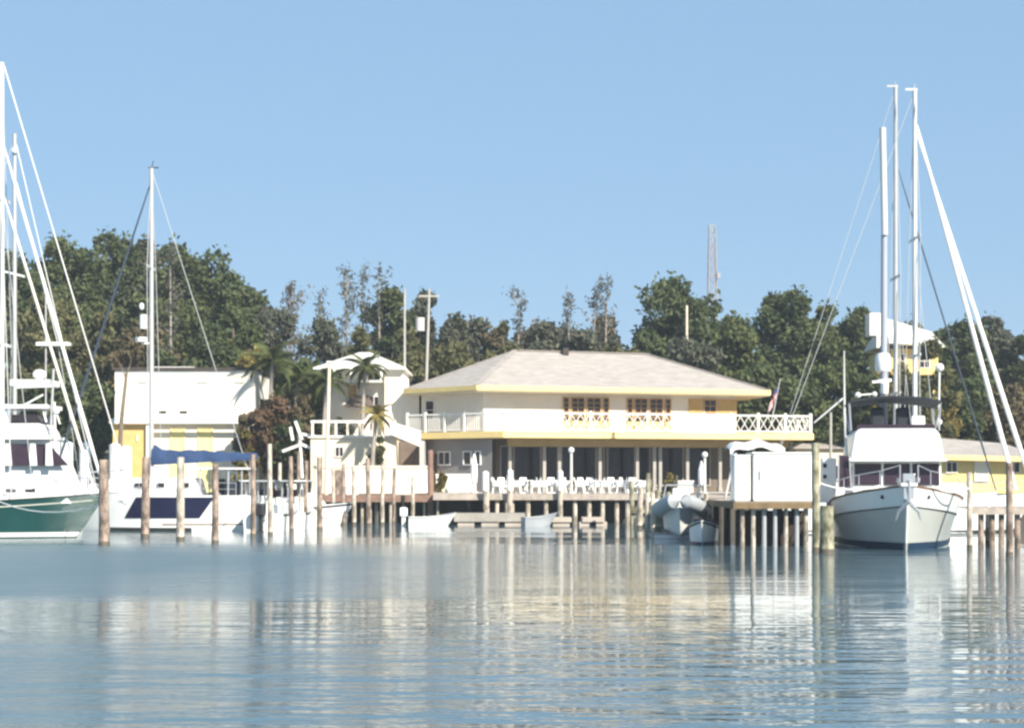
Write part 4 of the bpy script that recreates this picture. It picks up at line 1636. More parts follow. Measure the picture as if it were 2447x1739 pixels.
# ---- white flybridge yacht behind it
Yw = 82.0
fy = thing('flybridge_yacht', 'white motor yacht with flybridge and dark windows behind the green sailboat', 'motor yacht', (PX(215, Yw) - 12, Yw, 0))
H = Hull(12, 4.2, 2.0, 1.55, 1.3, 1.2, .9, 2.4, .4)
b = MB(); H.shell(b); b.build('hull', 'gelcoat', fy, smooth=True)
b = MB(); H.deck(b); b.build('deck', 'gelcoat', fy)
X = lambda px: PX(px, Yw - 1.4) - fy.location.x
Z = lambda y: PZ(y, Yw - 1.4)
cabin(X(-160), X(176), 3.4, 2.4, 1.5, Z(1046), 1.7, .12).build('deckhouse', 'gelcoat', fy, bevel=.05)
b = MB()
b.add([(X(-60), -1.72, Z(1112)), (X(165), -1.42, Z(1112)), (X(118), -1.36, Z(1062)), (X(-60), -1.64, Z(1058))], [(0, 1, 2, 3)])
b.slab([(X(-60), -1.70, Z(1112)), (X(160), -1.40, Z(1112)), (X(118), -1.34, Z(1062)), (X(-60), -1.62, Z(1058))], (0, -.05, 0))
b.build('side_window', 'smoked_glass', fy)
for px in (22, 82, 120):
    b = MB(); xx = X(px); b.slab([(xx - .12, -1.69, Z(1112)), (xx + .22, -1.66, Z(1112)), (xx + .12, -1.60, Z(1060)), (xx - .12, -1.62, Z(1060))], (0, -.09, 0)); b.build('window_pillar', 'gelcoat', fy)
b = MB(); b.box((X(-160), -1.8, Z(1050)), (X(120), 1.8, Z(1042))); b.build('brow', 'gelcoat', fy, bevel=.03)
cabin(X(-140), X(112), 3.0, 2.6, Z(1041), Z(1008), .5, .1).build('flybridge', 'gelcoat', fy, bevel=.05)
b = MB(); b.slab([(X(20), -1.35, Z(1008)), (X(96), -1.25, Z(1008)), (X(86), -1.2, Z(990)), (X(20), -1.3, Z(990))], (0, 2.4, 0)); b.build('windscreen', 'dark_glass', fy)
tubes = [((X(px), sg * 1.2, Z(1008)), (X(px - 10), sg * 1.15, Z(975))) for px in (15, 108) for sg in (-1, 1)]
tubes += [((X(45), -1.15, Z(972)), (X(100), -1.15, Z(942))), ((X(35), -1.1, Z(925)), (X(122), -1.1, Z(922)))]
for tb in tubes:
    b = MB(); b.tube(tb, .045, 6); b.build('support_tube', 'gelcoat', fy)
b = MB(); b.box((X(-10), -1.4, Z(976)), (X(112), 1.4, Z(966))); b.build('hardtop', 'gelcoat', fy, bevel=.03)
b = MB(); b.box((X(15), -.9, Z(920)), (X(112), .9, Z(905))); b.ball((X(75), 0, Z(890)), .35, 10, 6, (1, 1, .7)); b.build('upper_helm', 'gelcoat', fy, bevel=.03)
b = MB(); b.tube([(X(116), -1.1, Z(1060)), (X(124), -1.1, Z(880))], .06, 8); b.build('antenna_mast', 'alu', fy)
b = MB(); b.tube([(X(130), -1.2, Z(1072)), (X(127), -1.2, Z(960))], .055, 8); b.ball((X(132), -1.2, Z(982)), .16, 8, 6); b.build('davit', 'gelcoat', fy)
stanchions(fy, H, .55, .97, 7, .7, 'steel', name='bow_rail')

# ---- mast of a sailboat half hidden behind (second mast on the left)
Yk = 86.0
hs = thing('grey_mast_sailboat', 'white sailboat with thin grey mast mostly hidden behind the flybridge yacht', 'sailboat', (PX(40, Yk) - 6.5, Yk, 0))
H = Hull(11, 3.4, 1.5, 1.2, 1.1, 1.2, .6, 2.0, .3)
b = MB(); H.shell(b); b.build('hull', 'gelcoat', hs, smooth=True)
b = MB(); H.deck(b); b.build('deck', 'gelcoat', hs)
cabin(3, 8, 2.2, 1.6, 1.15, 1.7, .5).build('cabin', 'gelcoat', hs, bevel=.04)
mk = PX(35, Yk) - hs.location.x
b = MB(); b.tube([(mk, 0, 1.2), (mk, 0, PZ(320, Yk))], [.12, .10], 10); b.build('mast', 'alu', hs, smooth=True)
b = MB(); b.beam((mk - .2, -1.0, PZ(655, Yk)), (mk + .2, 1.0, PZ(655, Yk)), .06, .1); b.build('spreader', 'gelcoat', hs)
b = MB(); b.cbox((mk + 2.0, 0, PZ(822, Yk)), (1.7, .4, .18)); b.build('radar_scanner', 'gelcoat', hs)
b = MB(); b.ball((mk + .05, -.15, PZ(362, Yk)), .16, 8, 6); b.build('masthead_light', 'gelcoat', hs)
b = MB()
b.tube([(mk, 0, PZ(330, Yk)), (10.7, 0, 1.55)], .03, 5)
b.tube([(mk, .05, PZ(420, Yk)), (mk + 2.2, .1, PZ(822, Yk)), (mk + 3.2, 1.2, 1.5)], .025, 5)
b.tube([(mk, 0, PZ(330, Yk)), (.1, 0, 1.3)], .02, 5)
b.build('stay', 'wire', hs)
b = MB(); b.tube([(mk + 1.6, 0, 1.4), (mk + 1.6, 0, PZ(700, Yk))], .04, 6); b.build('mizzen_pole', 'alu', hs)

# ---- sailboat with blue sail cover and navy panel
Yb = 81.5
bs = thing('blue_cover_sailboat', 'white sailboat with navy hull panel and blue sail cover along its boom', 'sailboat', (PX(612, Yb), Yb, 0), math.pi)
XB = lambda px: -(PX(px, Yb) - PX(612, Yb))
LB = XB(150)
H = Hull(LB, 3.5, 2.05, 1.78, 1.7, 1.0, .72, 2.0, .3)
b = MB(); H.shell(b); b.build('hull', 'gelcoat', bs, smooth=True)
# the navy panel with its two slanted ends, one on each side
for sg in (1, -1):
    b = MB()
    zs = [.62 + 1.0 * j / 8 for j in range(9)]
    vs = []
    for i in range(21):
        for z in zs:
            t = .26 + .40 * i / 20 - .075 * (z - .62)
            vs.append(H.pt(t, z, .03, sg))
    fs = [(i * 9 + j, (i + 1) * 9 + j, (i + 1) * 9 + j + 1, i * 9 + j + 1) for i in range(20) for j in range(8)]
    b.add(vs, [f[::-1] if sg > 0 else f for f in fs])
    b.build('hull_panel', 'navy_hull', bs, smooth=True)
b = MB(); H.strip(b, [-.02, .08, .17], .03, .30, .78); b.build('boot_stripe', 'boot_dark', bs, smooth=True)
b = MB(); H.strip(b, [.30, .36], .03, .02, .45); b.build('waterline_stripe', 'teak', bs, smooth=True)
b = MB(); H.deck(b); b.build('deck', 'gelcoat', bs)
cabin(2.6, 7.6, 2.6, 1.8, 1.7, 2.55, .8, .12).build('cabin', 'gelcoat', bs, bevel=.04)
for x in (3.2, 4.4, 5.5):
    b = MB(); b.cbox((x, 1.27 - .09 * (x - 3) * .9, 2.2), (.35, .10, .2)); b.build('porthole', 'dark_glass', bs)
for x in (.5, 1.15, 1.8, 2.5):
    for sg in (-1, 1):
        b = MB(); b.tube([(x, sg * 1.25, 1.7), (x, sg * 1.2, 2.95)], .04, 6); b.build('awning_pole', 'steel', bs)
b = MB(); b.box((.2, -1.35, 2.95), (2.7, 1.35, 3.03)); b.build('awning', 'white_canvas', bs, bevel=.02)
b = MB(); b.cbox((1.0, .7, 2.05), (.7, .5, .7)); b.build('cockpit_seat', 'navy_canvas', bs, bevel=.05)
b = MB(); b.cbox((1.9, -.5, 2.1), (.6, .5, .8)); b.build('cockpit_seat', 'navy_canvas', bs, bevel=.05)
mb_ = XB(362)
zt = PZ(402, Yb)
b = MB(); b.tube([(mb_, 0, 1.7), (mb_, 0, zt)], [.125, .10], 12); b.build('mast', 'alu', bs, smooth=True)
b = MB(); b.tube([(mb_, 0, zt), (mb_ - .1, 0, zt + .35)], .02, 5); b.beam((mb_ - .35, 0, zt + .02), (mb_ + .15, 0, zt + .02), .05); b.build('wind_vane', 'black_plastic', bs)
b = MB(); b.beam((mb_, -1.0, PZ(640, Yb)), (mb_, 1.0, PZ(640, Yb)), .06, .12); b.build('spreader', 'alu', bs)
b = MB(); b.tube([(mb_ + .40, 0, PZ(785, Yb)), (mb_ + .40, 0, PZ(752, Yb))], [.17, .17], 10); b.build('radar_reflector', 'gelcoat', bs)
b = MB(); b.ball((mb_ + .48, 0, PZ(732, Yb)), .15, 8, 6, (.8, .8, 1.2)); b.build('steaming_light', 'gelcoat', bs)
b = MB(); b.tube([(mb_ + .5, 0, PZ(816, Yb)), (mb_ + .5, 0, PZ(806, Yb))], [.28, .30], 12); b.beam((mb_, 0, PZ(820, Yb)), (mb_ + .5, 0, PZ(820, Yb)), .08); b.build('radar_dome', 'gelcoat', bs)
b = MB()
zb0, zb1 = PZ(1105, Yb), PZ(1092, Yb)
b.tube([(mb_ - .05, 0, zb0), (XB(612), 0, zb1)], .09, 8)
b.build('boom', 'gelcoat', bs, smooth=True)
b = MB()
n = 22
prof = [(0, 1.02), (.03, 1.0), (.07, .80), (.2, .66), (.45, .62), (.7, .44), (.9, .36), (1, .32)]
def pin(u):
    for (a, c), (e, f) in zip(prof, prof[1:]):
        if u <= e:
            return c + (f - c) * (u - a) / max(1e-6, e - a)
    return prof[-1][1]
vs = []
for i in range(n + 1):
    u = i / n
    x = mb_ - .02 + (XB(614) - mb_) * u
    zbm = zb0 + (zb1 - zb0) * u - .12
    hh = pin(u) + .03 * math.sin(u * 41)
    wv = .16 + .05 * math.sin(u * 23)
    ring = [(-wv, 0), (-wv * 1.15, hh * .35), (-wv * .7, hh * .75), (0, hh), (wv * .7, hh * .75), (wv * 1.15, hh * .35), (wv, 0)]
    vs += [(x, p, zbm + q) for p, q in ring]
fs = [(i * 7 + j, (i + 1) * 7 + j, (i + 1) * 7 + (j + 1) % 7, i * 7 + (j + 1) % 7) for i in range(n) for j in range(7)]
fs += [tuple(range(7)), tuple(n * 7 + j for j in range(6, -1, -1))]
b.add(vs, fs)
b.build('sail_cover', 'blue_canvas', bs, smooth=True)
b = MB(); p, q = Vector((mb_ + .1, 0, zt - .9)), Vector((XB(120), 0, 2.1)); b.tube([p.lerp(q, i / 6) for i in range(7)], [.03, .05, .06, .065, .07, .07, .05], 6); b.build('furled_jib', 'dark_wire', bs)
b = MB()
b.tube([(mb_, 0, zt - .05), (.05, 0, 1.85)], .02, 5)
for sg in (-1, 1):
    b.tube([(mb_, 0, zt - .1), (mb_, sg * 1.0, PZ(640, Yb)), (mb_ - .2, sg * 1.6, 1.8)], .018, 5)
b.build('shroud', 'wire', bs)
stanchions(bs, H, .08, .96, 9, .6, 'steel')

# ---- stern-on motorboats
def centre_console(label, loc, rz, mot='black_plastic', m='gelcoat', top='rubber_grey', s_=1.0):
    t_ = thing('motorboat', label, 'motorboat', loc, rz, 'small motorboats moored stern on')
    Hh = Hull(5.4, 2.1, 1.15, .9, .85, .8, .92, 2.2, .4, .35)
    b = MB(); Hh.shell(b); b.build('hull', m, t_, smooth=True)
    b = MB(); Hh.deck(b, .22); b.build('deck', m, t_)
    b = MB(); Hh.strip(b, [lambda t: Hh.h(t) - .1, lambda t: Hh.h(t) - .02], .02, 0, .99); b.build('rub_rail', 'boot_dark', t_, smooth=True)
    b = MB(); b.box((2.1, -.4, .7), (2.8, .4, 1.6)); b.box((1.2, -.45, .7), (1.7, .45, 1.25)); b.build('console', m, t_, bevel=.05)
    b = MB(); b.slab([(2.75, -.38, 1.6), (2.75, .38, 1.6), (2.6, .34, 1.95), (2.6, -.34, 1.95)], (.03, 0, 0)); b.build('windscreen', 'smoked_glass', t_)
    for x in (1.6, 3.0):
        for sg in (-1, 1):
            b = MB(); b.tube([(x, sg * .55, .7), (x, sg * .6, 2.35)], .035, 6); b.build('top_pole', 'steel', t_)
    b = MB(); b.box((1.1, -.85, 2.35), (3.3, .85, 2.43)); b.build('t_top', top, t_, bevel=.03)
    b = MB(); b.box((-.75, -.22, .75), (-.15, .22, 1.35)); ob = b.build('outboard_motor', mot, t_, bevel=.1)
    b = MB(); b.box((-.55, -.09, -.3), (-.25, .09, .75)); b.box((-.85, -.14, -.02), (-.3, .14, .03)); b.build('motor_leg', mot, ob)
    b = MB(); b.box((-.2, -.16, .55), (-.003, .16, .92)); b.build('bracket', 'steel', ob)
    return t_


centre_console('stern on white motorboat with black outboard, nearest blue covered sailboat', (PX(628, 79), 79, 0), R(86))
centre_console('stern on white motorboat with grey top, right of the other stern on boat', (PX(682, 82), 82, 0), R(92), 'rubber_grey', 'gelcoat', 'white_canvas')


centre_console('white motorboat behind the other stern on boats, left of the white slanting boards', (PX(716, 86), 86, 0), R(97), 'white_plastic', 'cream_gelcoat', 'rubber_grey')
centre_console('white motorboat just seen past the stern of blue covered sailboat', (PX(590, 87), 87, 0), R(80), 'white_plastic', 'gelcoat', 'white_canvas')


def cuddy(label, loc, rz):
    t_ = thing('cabin_cruiser', label, 'motorboat', loc, rz)
    Hh = Hull(6.4, 2.3, 1.25, 1.0, .95, .8, .92, 2.2, .35, .35)
    b = MB(); Hh.shell(b); b.build('hull', 'gelcoat', t_, smooth=True)
    b = MB(); Hh.deck(b, .1); b.build('deck', 'gelcoat', t_)
    b = MB(); Hh.strip(b, [lambda t: Hh.h(t) - .16, lambda t: Hh.h(t) - .06], .025, 0, .99); b.build('rub_rail', 'navy_hull', t_, smooth=True)
    cabin(2.2, 5.0, 1.8, 1.3, .9, 1.75, .8, .1).build('cabin', 'gelcoat', t_, bevel=.04)
    for sg in (-1, 1):
        b = MB(); b.cbox((3.1, sg * .87, 1.42), (1.3, .06, .28)); b.build('side_window', 'smoked_glass', t_)
        b = MB(); b.tube([(.6, sg * .85, .9), (.6, sg * .8, 2.35)], .03, 6); b.build('top_pole', 'steel', t_)
        b = MB(); b.tube([(2.3, sg * .85, 1.7), (2.1, sg * .8, 2.35)], .03, 6); b.build('top_pole', 'steel', t_)
    b = MB(); b.box((.4, -.95, 2.35), (2.4, .95, 2.42)); b.build('canvas_top', 'white_canvas', t_, bevel=.03)
    return t_


cuddy('white cabin cruiser side on behind the stern on motorboats', (PX(560, 90), 90.5, 0), R(3))
for px, yt, dd, lab in ((668, 1105, 84, 'thin pale piling between the stern on motorboats and signpost'), (712, 1082, 88, 'thin pale piling behind the white slanting boards'), (798, 1118, 92, 'thin pale piling at the brown board gate left side'), (940, 1118, 93.5, 'thin pale piling at the right end of low white wall'), (986, 1140, 93.6, 'short brown piling below the grey corner block')):
    piling(px, yt, 1250, 9, lab, random.choice(['piling_pale', 'piling_wood']), d=dd)
kx = 0
for px, w_, h_, lab in ((706, .9, .55, 'white dock box left of the thin brown piling'), (842, .7, .45, 'white cooler box before the low white wall'), (966, 1.0, .5, 'cream dock box at right end of the low white wall')):
    t_ = thing('dock_box', lab, 'dock box', (PX(px, 96), 96, DZ - .10 + .008))
    b = MB(); b.box((-w_ / 2, -.3, 0), (w_ / 2, .3, h_)); b.build('body', 'gelcoat' if px < 900 else 'cream_gelcoat', t_, bevel=.04)
    b = MB(); b.box((-w_ / 2 - .03, -.33, h_ + .002), (w_ / 2 + .03, .33, h_ + .08)); b.build('lid', 'gelcoat', t_, bevel=.02)


def dinghy(label, loc, rz, L=2.8, m='gelcoat', motor='white_plastic', group='small dinghies by the docks'):
    t_ = thing('dinghy', label, 'dinghy', loc, rz, group)
    Hh = Hull(L, 1.35, .72, .5, .48, .45, .85, 2.0, .3, .22)
    b = MB(); Hh.shell(b, 16); b.build('hull', m, t_, smooth=True)
    b = MB(); Hh.deck(b, .2, 14); b.build('floor', m, t_)
    b = MB(); Hh.strip(b, [lambda t: Hh.h(t) - .06, lambda t: Hh.h(t) + .01], .02, 0, .99, 16); b.build('rub_rail', 'rubber_grey', t_, smooth=True)
    b = MB(); b.box((L * .35, -.6, .38), (L * .35 + .25, .6, .43)); b.build('thwart', 'teak', t_)
    if motor:
        b = MB(); b.box((-.48, -.18, .48), (-.06, .18, .98)); ob = b.build('outboard_motor', motor, t_, bevel=.09)
        b = MB(); b.box((-.36, -.07, -.3), (-.16, .07, .48)); b.build('motor_leg', motor, ob)
    return t_


dinghy('white dinghy with white outboard moored left of the tall cream pole', (PX(744, 89), 89, 0), R(80))
dinghy('cream dinghy with white outboard under the brown board gate', (PX(800, 91), 91, 0), R(95), m='cream_gelcoat')
dinghy('white skiff lying side on with bow right beside the long pontoon', (PX(978, 90), 89.4, 0), R(4), 2.55)
dinghy('grey dinghy with white bow between the cream floating pontoons', (PX(1250, 89), 89, 0), R(12), 1.9, 'rubber_grey', None)
# round white buoy
by = thing('buoy', 'round white buoy hanging in front of the brown dock', 'buoy', P(823, 1228, 93))
b = MB(); b.ball(P(823, 1228, 93), .17, 10, 8); b.build('ball', 'white_plastic', by, True, smooth=True)
b = MB(); b.tube([P(823, 1221, 93), P(823, 1190, 94.3)], .015, 5); b.build('line', 'wire', by, True)

# inflatable with bow to the camera, near the finger dock
rb = thing('inflatable_dinghy', 'grey inflatable boat raised on a lift left of the finger dock', 'inflatable boat', (6.95, 69.0, .42), R(-97), 'boats left of the finger dock')
rb.scale = (1.2, 1.2, 1.2)
b = MB()
pts = [(-2.6, -.72, .62), (-1.2, -.78, .62), (.2, -.74, .70), (1.0, -.52, .85), (1.5, -.2, .98), (1.6, 0, 1.0), (1.5, .2, .98), (1.0, .52, .85), (.2, .74, .70), (-1.2, .78, .62), (-2.6, .72, .62)]
b.tube(pts, [.2] + [.25] * 9 + [.2], 12)
b.build('tube', 'rubber_grey', rb, smooth=True)
b = MB()
Hh = Hull(4.0, 1.3, .78, .5, .4, .8, .95, 1.8, .5, .25)
Hh.shell(b, 16)
o = b.build('hull', 'gelcoat', rb, smooth=True)
o.location = (-2.5, 0, .0)
b = MB(); b.cbox((-.7, 0, 1.05), (.5, .6, .7)); b.build('console', 'gelcoat', rb, bevel=.06)
b = MB(); b.tube([(-1.6, -.7, .7), (-1.6, -.55, 1.5), (-1.6, .55, 1.5), (-1.6, .7, .7)], .035, 6); b.build('roll_bar', 'steel', rb)
# white motorboat with bow to camera beside it
wb = thing('bow_on_runabout', 'small white runabout lying bow on tight against the finger dock', 'motorboat', (7.62, 66.0, 0), R(-99), 'boats left of the finger dock')
Hh = Hull(3.4, 1.15, .95, .7, .6, .6, .9, 2.0, .5, .3)
b = MB(); Hh.shell(b); b.build('hull', 'gelcoat', wb, smooth=True)
b = MB(); Hh.deck(b); b.build('deck', 'gelcoat', wb)
b = MB(); Hh.strip(b, [lambda t: Hh.h(t) - .12, lambda t: Hh.h(t) - .04], .025, 0, .99); b.build('rub_rail', 'boot_dark', wb, smooth=True)
b = MB(); Hh.strip(b, [-.02, .1], .012, 0, .99); b.build('boot_stripe', 'boot_navy', wb, smooth=True)
b = MB(); b.slab([(1.6, -.42, .68), (1.6, .42, .68), (1.4, .36, .95), (1.4, -.36, .95)], (.03, 0, 0)); b.build('windscreen', 'smoked_glass', wb)
bl = thing('boat_lift', 'wooden boat lift posts and cradle holding the grey inflatable', 'boat lift', (6.95, 70.2, 0))
for sx in (-1.15, 1.05):
    for yy in (-1.2, 1.6):
        b = MB(); b.tube([(sx, yy, -1.5), (sx, yy, 1.9)], .09, 8); b.build('post', 'piling_pale', bl)
for yy in (-1.2, 1.6):
    b = MB(); b.beam((-1.15, yy, .10), (1.05, yy, .10), .14, .16); b.build('cradle_beam', 'steel', bl)

# white lockers on the finger dock
lk = thing('white_locker', 'large white windowless cabinet on end of the finger dock', 'cabinet', (PX(1872, FD + .9), FD + .9, DZ - .02))
b = MB(); b.box((PX(1800, FD + .4), FD + .4, DZ - .02), (PX(1946, FD + .4), FD + 2.0, PZ(1084, FD + .4))); b.build('body', 'gelcoat', lk, True, bevel=.05)
b = MB(); b.box((PX(1797, FD + .4), FD + .36, PZ(1084, FD + .4) + .003), (PX(1949, FD + .4), FD + 2.05, PZ(1080, FD + .4))); b.build('lid', 'gelcoat', lk, True, bevel=.02)
b = MB(); b.box((PX(1818, FD), FD + .35, PZ(1145, FD)), (PX(1822, FD), FD + .397, PZ(1124, FD))); b.build('handle', 'steel', lk, True)
for px in (1848, 1898):
    b = MB(); b.box((PX(px, FD + .4) - .008, FD + .385, DZ + .1), (PX(px, FD + .4) + .008, FD + .398, PZ(1090, FD + .4))); b.build('door_seam', 'wall_grey', lk, True)
l2 = thing('white_locker', 'narrow white cabinet left of the large one on finger dock', 'cabinet', (PX(1775, FD + .5), FD + .5, DZ - .02))
b = MB(); b.box((PX(1755, FD + .4), FD + .45, DZ - .02), (PX(1794, FD + .4), FD + 1.5, PZ(1090, FD + .4))); b.build('body', 'gelcoat', l2, True, bevel=.05)
b = MB(); b.box((PX(1754, FD + .4), FD + .42, PZ(1090, FD + .4) + .003), (PX(1795, FD + .4), FD + 1.53, PZ(1086, FD + .4))); b.build('lid', 'gelcoat', l2, True, bevel=.02)
# white power pedestal beside the pilings
pb = thing('power_pedestal', 'white dock power box with small dark sockets beside the motor yacht', 'power box', (PX(1984, 64), 64.2, 0))
b = MB(); b.box((PX(1966, 64), 64.0, PZ(1200, 64)), (PX(1999, 64), 64.5, PZ(1094, 64))); b.build('cabinet', 'white_plastic', pb, True, bevel=.03)
for y in (1112, 1138):
    b = MB(); b.cbox(P(1971, y, 63.98), (.13, .05, .14)); b.build('socket', 'black_plastic', pb, True)
b = MB(); b.tube([(PX(1984, 64.2), 64.25, -1.2), (PX(1984, 64.2), 64.25, PZ(1200, 64) - .003)], .14, 8); b.build('pedestal', 'piling_olive', pb, True)

# canopy behind the lockers
ca = thing('white_canopy', 'white awning on slanted poles above the finger dock lockers', 'awning', (PX(1805, 70), 70, DZ - .02))
b = MB()
n, mrow = 12, 4
vs = []
for i in range(n + 1):
    for j in range(mrow + 1):
        u, v_ = i / n, j / mrow
        x = PX(1742, 69) + (PX(1872, 69) - PX(1742, 69)) * u
        z = PZ(1074, 69) + .34 * math.sin(math.pi * u) ** .5 * .8 + .06 * math.sin(u * 14)
        vs.append((x, 68.6 + 2.4 * v_, z + .12 * math.sin(math.pi * v_)))
k = mrow + 1
fsq = [(i * k + j, (i + 1) * k + j, (i + 1) * k + j + 1, i * k + j + 1) for i in range(n) for j in range(mrow)]
b.add(vs, fsq)
b.add([(x, y, z - .05) for x, y, z in vs], [q[::-1] for q in fsq])
edge = [i * k for i in range(n + 1)]
b.add([vs[e] for e in edge] + [(vs[e][0], vs[e][1], vs[e][2] - .22) for e in edge], [(i, n + 1 + i, n + 2 + i, i + 1) for i in range(n)])
b.build('fabric', 'white_canvas', ca, True, smooth=True)
for (xa, xb, yy) in ((1732, 1758, 68.7), (1732, 1758, 70.9), (1868, 1866, 68.7), (1868, 1866, 70.9)):
    b = MB(); xx = max(PX(xa, yy), fx0 + .1); b.tube([(xx, yy, DZ - .03), (max(PX(xb, yy), fx0 + .2), yy, PZ(1082, 69))], .05, 7); b.build('pole', 'mast_white', ca, True)

# ---- the motor yacht, bow on
hd = R(-98.4)
bow = Vector((13.62, 57.6, 0))
org = bow - Vector((math.cos(hd), math.sin(hd), 0)) * 12.0
my = thing('motor_yacht', 'grey white motor yacht seen bow on with flybridge and black bimini', 'motor yacht', org, hd)
H = Hull(12.0, 4.75, 2.28, 1.62, 1.5, .75, .9, 2.6, .52, .6, pmax=.55)
b = MB(); H.shell(b, 34); b.build('hull', 'grey_hull', my, smooth=True)
b = MB(); H.strip(b, [-.05, .1, .25], .03, 0, .992, 34); b.build('boot_stripe', 'boot_navy', my, smooth=True)
b = MB(); H.strip(b, [(lambda t, k=k: H.h(t) * k) for k in (.70, .78, .86, .94, 1.0)], .02, 0, .992, 34); b.build('bulwark', 'gelcoat', my, smooth=True)
b = MB(); H.strip(b, [lambda t: H.h(t) * .70 - .03, lambda t: H.h(t) * .70 + .03], .035, 0, .985, 30); b.build('rub_rail', 'gelcoat', my, smooth=True)
b = MB(); H.strip(b, [lambda t: H.h(t) * .70 - .075, lambda t: H.h(t) * .70 - .032], .025, 0, .985, 30); b.build('rub_strake', 'boot_dark', my, smooth=True)
b = MB(); H.strip(b, [lambda t: H.h(t) - .06, lambda t: H.h(t) + .015], .04, 0, .99, 30); b.build('cap_rail', 'teak', my, smooth=True)
b = MB(); H.deck(b, .28); b.build('deck', 'gelcoat', my)
b = MB()
b.tube([(12.0 - .75 * (1 - z / 2.28) + .005, 0, z) for z in (.26, .5, .9, 1.4, 1.8, 2.2)], .04, 8)
b.build('stem_band', 'gelcoat', my, smooth=True)
for sg in (-1, 1):
    p = H.pt(.93, H.h(.93) * .86, .02, sg)
    b = MB(); b.ball(p, .075, 8, 6); b.build('hawse_hole', 'black_plastic', my)
# pulpit, roller, anchor
b = MB(); b.box((11.2, -.28, 2.22), (12.55, .28, 2.34)); b.build('pulpit_platform', 'gelcoat', my, bevel=.03)
b = MB(); b.box((11.6, -.36, 2.36), (12.5, -.28, 2.50)); b.box((11.6, .28, 2.36), (12.5, .36, 2.50)); b.box((12.2, -.2, 2.36), (12.5, .2, 2.66)); b.build('bow_roller', 'steel', my, bevel=.02)
b = MB(); b.tube([(12.55, 0, 2.45), (12.45, 0, 1.75)], .05, 8); b.tube([(12.48, 0, 1.72), (12.25, -.34, 1.35), (12.15, -.42, 1.05)], [.07, .05, .015], 6); b.tube([(12.48, 0, 1.72), (12.25, .34, 1.35), (12.15, .42, 1.05)], [.07, .05, .015], 6)
b.cbox((12.42, 0, 2.0), (.14, .34, .42))
b.build('anchor', 'steel', my)
b = MB()
for sg in (-1, 1):
    top = []
    for t in (.45, .55, .65, .75, .84, .92):
        p = H.pt(t, H.h(t), -.08, sg)
        b.tube([p, p + Vector((0, 0, .62))], .016, 6)
        top.append(p + Vector((0, 0, .62)))
    top.append(Vector((12.5, sg * .3, 2.95)))
    b.tube([(12.5, sg * .3, 2.34), (12.5, sg * .3, 2.95)], .022, 6)
    b.tube(top, .016, 6)
b.build('bow_rail', 'steel', my)
# deckhouse with three dark windscreens
WH = 3.22
hx = 7.6
b = MB()
hz0, hz1 = 1.25, 3.12
b.add([(1.5, -WH / 2, hz0), (hx, -WH / 2, hz0), (hx, WH / 2, hz0), (1.5, WH / 2, hz0), (1.5, -WH / 2, hz1), (hx - .35, -WH / 2, hz1), (hx - .35, WH / 2, hz1), (1.5, WH / 2, hz1)],
      [(0, 3, 2, 1), (4, 5, 6, 7), (0, 1, 5, 4), (1, 2, 6, 5), (2, 3, 7, 6), (3, 0, 4, 7)])
dh = b.build('deckhouse', 'gelcoat', my, bevel=.05)
def fx(z, off):
    return hx - .35 * (z - hz0) / (hz1 - hz0) + off
for (ya, yb) in ((.60, 1.50), (-.44, .44), (-1.50, -.60)):
    b = MB()
    z0, z1 = 2.28, 3.02
    b.slab([(fx(z0, .006), ya, z0), (fx(z0, .006), yb, z0), (fx(z1, .006), yb, z1), (fx(z1, .006), ya, z1)], (.025, 0, 0))
    wn_ = b.build('windscreen', 'smoked_glass', my)
    b = MB()
    for (y0, y1, za, zb) in ((ya - .035, ya, z0 - .03, z1 + .03), (yb, yb + .035, z0 - .03, z1 + .03), (ya, yb, z0 - .035, z0), (ya, yb, z1, z1 + .035)):
        b.slab([(fx(za, .003), y0, za), (fx(za, .003), y1, za), (fx(zb, .003), y1, zb), (fx(zb, .003), y0, zb)], (.05, 0, 0))
    b.build('window_frame', 'black_plastic', wn_)
for sg in (-1, 1):
    for (xa, xb) in ((2.0, 4.2), (4.5, 6.9)):
        b = MB(); b.cbox(((xa + xb) / 2, sg * (WH / 2 + .012), 2.65), (xb - xa, .03, .62)); b.build('side_window', 'smoked_glass', my)
cabin(7.5, 10.6, 2.9, 1.5, 1.3, 2.12, .5, .1).build('trunk_cabin', 'gelcoat', my, bevel=.05)
b = MB(); b.box((9.0, -.3, 2.12), (9.6, .3, 2.2)); b.build('hatch', 'smoked_glass', my, bevel=.02)
b = MB(); b.box((1.2, -1.78, 3.125), (7.9, 1.78, 3.24)); b.build('brow', 'gelcoat', my, bevel=.05)
fb_ = cabin(2.0, 7.55, 3.5, 3.42, 3.243, 4.36, .22, .22).build('flybridge', 'gelcoat', my, bevel=.12)
b = MB(); b.slab([(6.95, -1.45, 4.37), (6.95, 1.45, 4.37), (6.80, 1.40, 4.52), (6.80, -1.40, 4.52)], (.03, 0, 0)); b.build('wind_deflector', 'smoked_glass', my)
b = MB()
vs = []
for i in range(9):
    yy = -1.72 + 3.44 * i / 8
    zz = 5.62 - .20 * (yy / 1.72) ** 2
    vs += [(3.4, yy, zz - .1), (6.5, yy, zz), ]
b.add(vs, [(2 * i, 2 * i + 2, 2 * i + 3, 2 * i + 1) for i in range(8)])
b.add([(x, y, z - .07) for x, y, z in vs], [(2 * i + 1, 2 * i + 3, 2 * i + 2, 2 * i) for i in range(8)])
b.add([vs[2 * i + 1] for i in range(9)] + [(vs[2 * i + 1][0], vs[2 * i + 1][1], vs[2 * i + 1][2] - .075) for i in range(9)], [(i, 9 + i, 10 + i, i + 1) for i in range(8)])
b.build('bimini', 'navy_canvas', my, smooth=True)
b = MB()
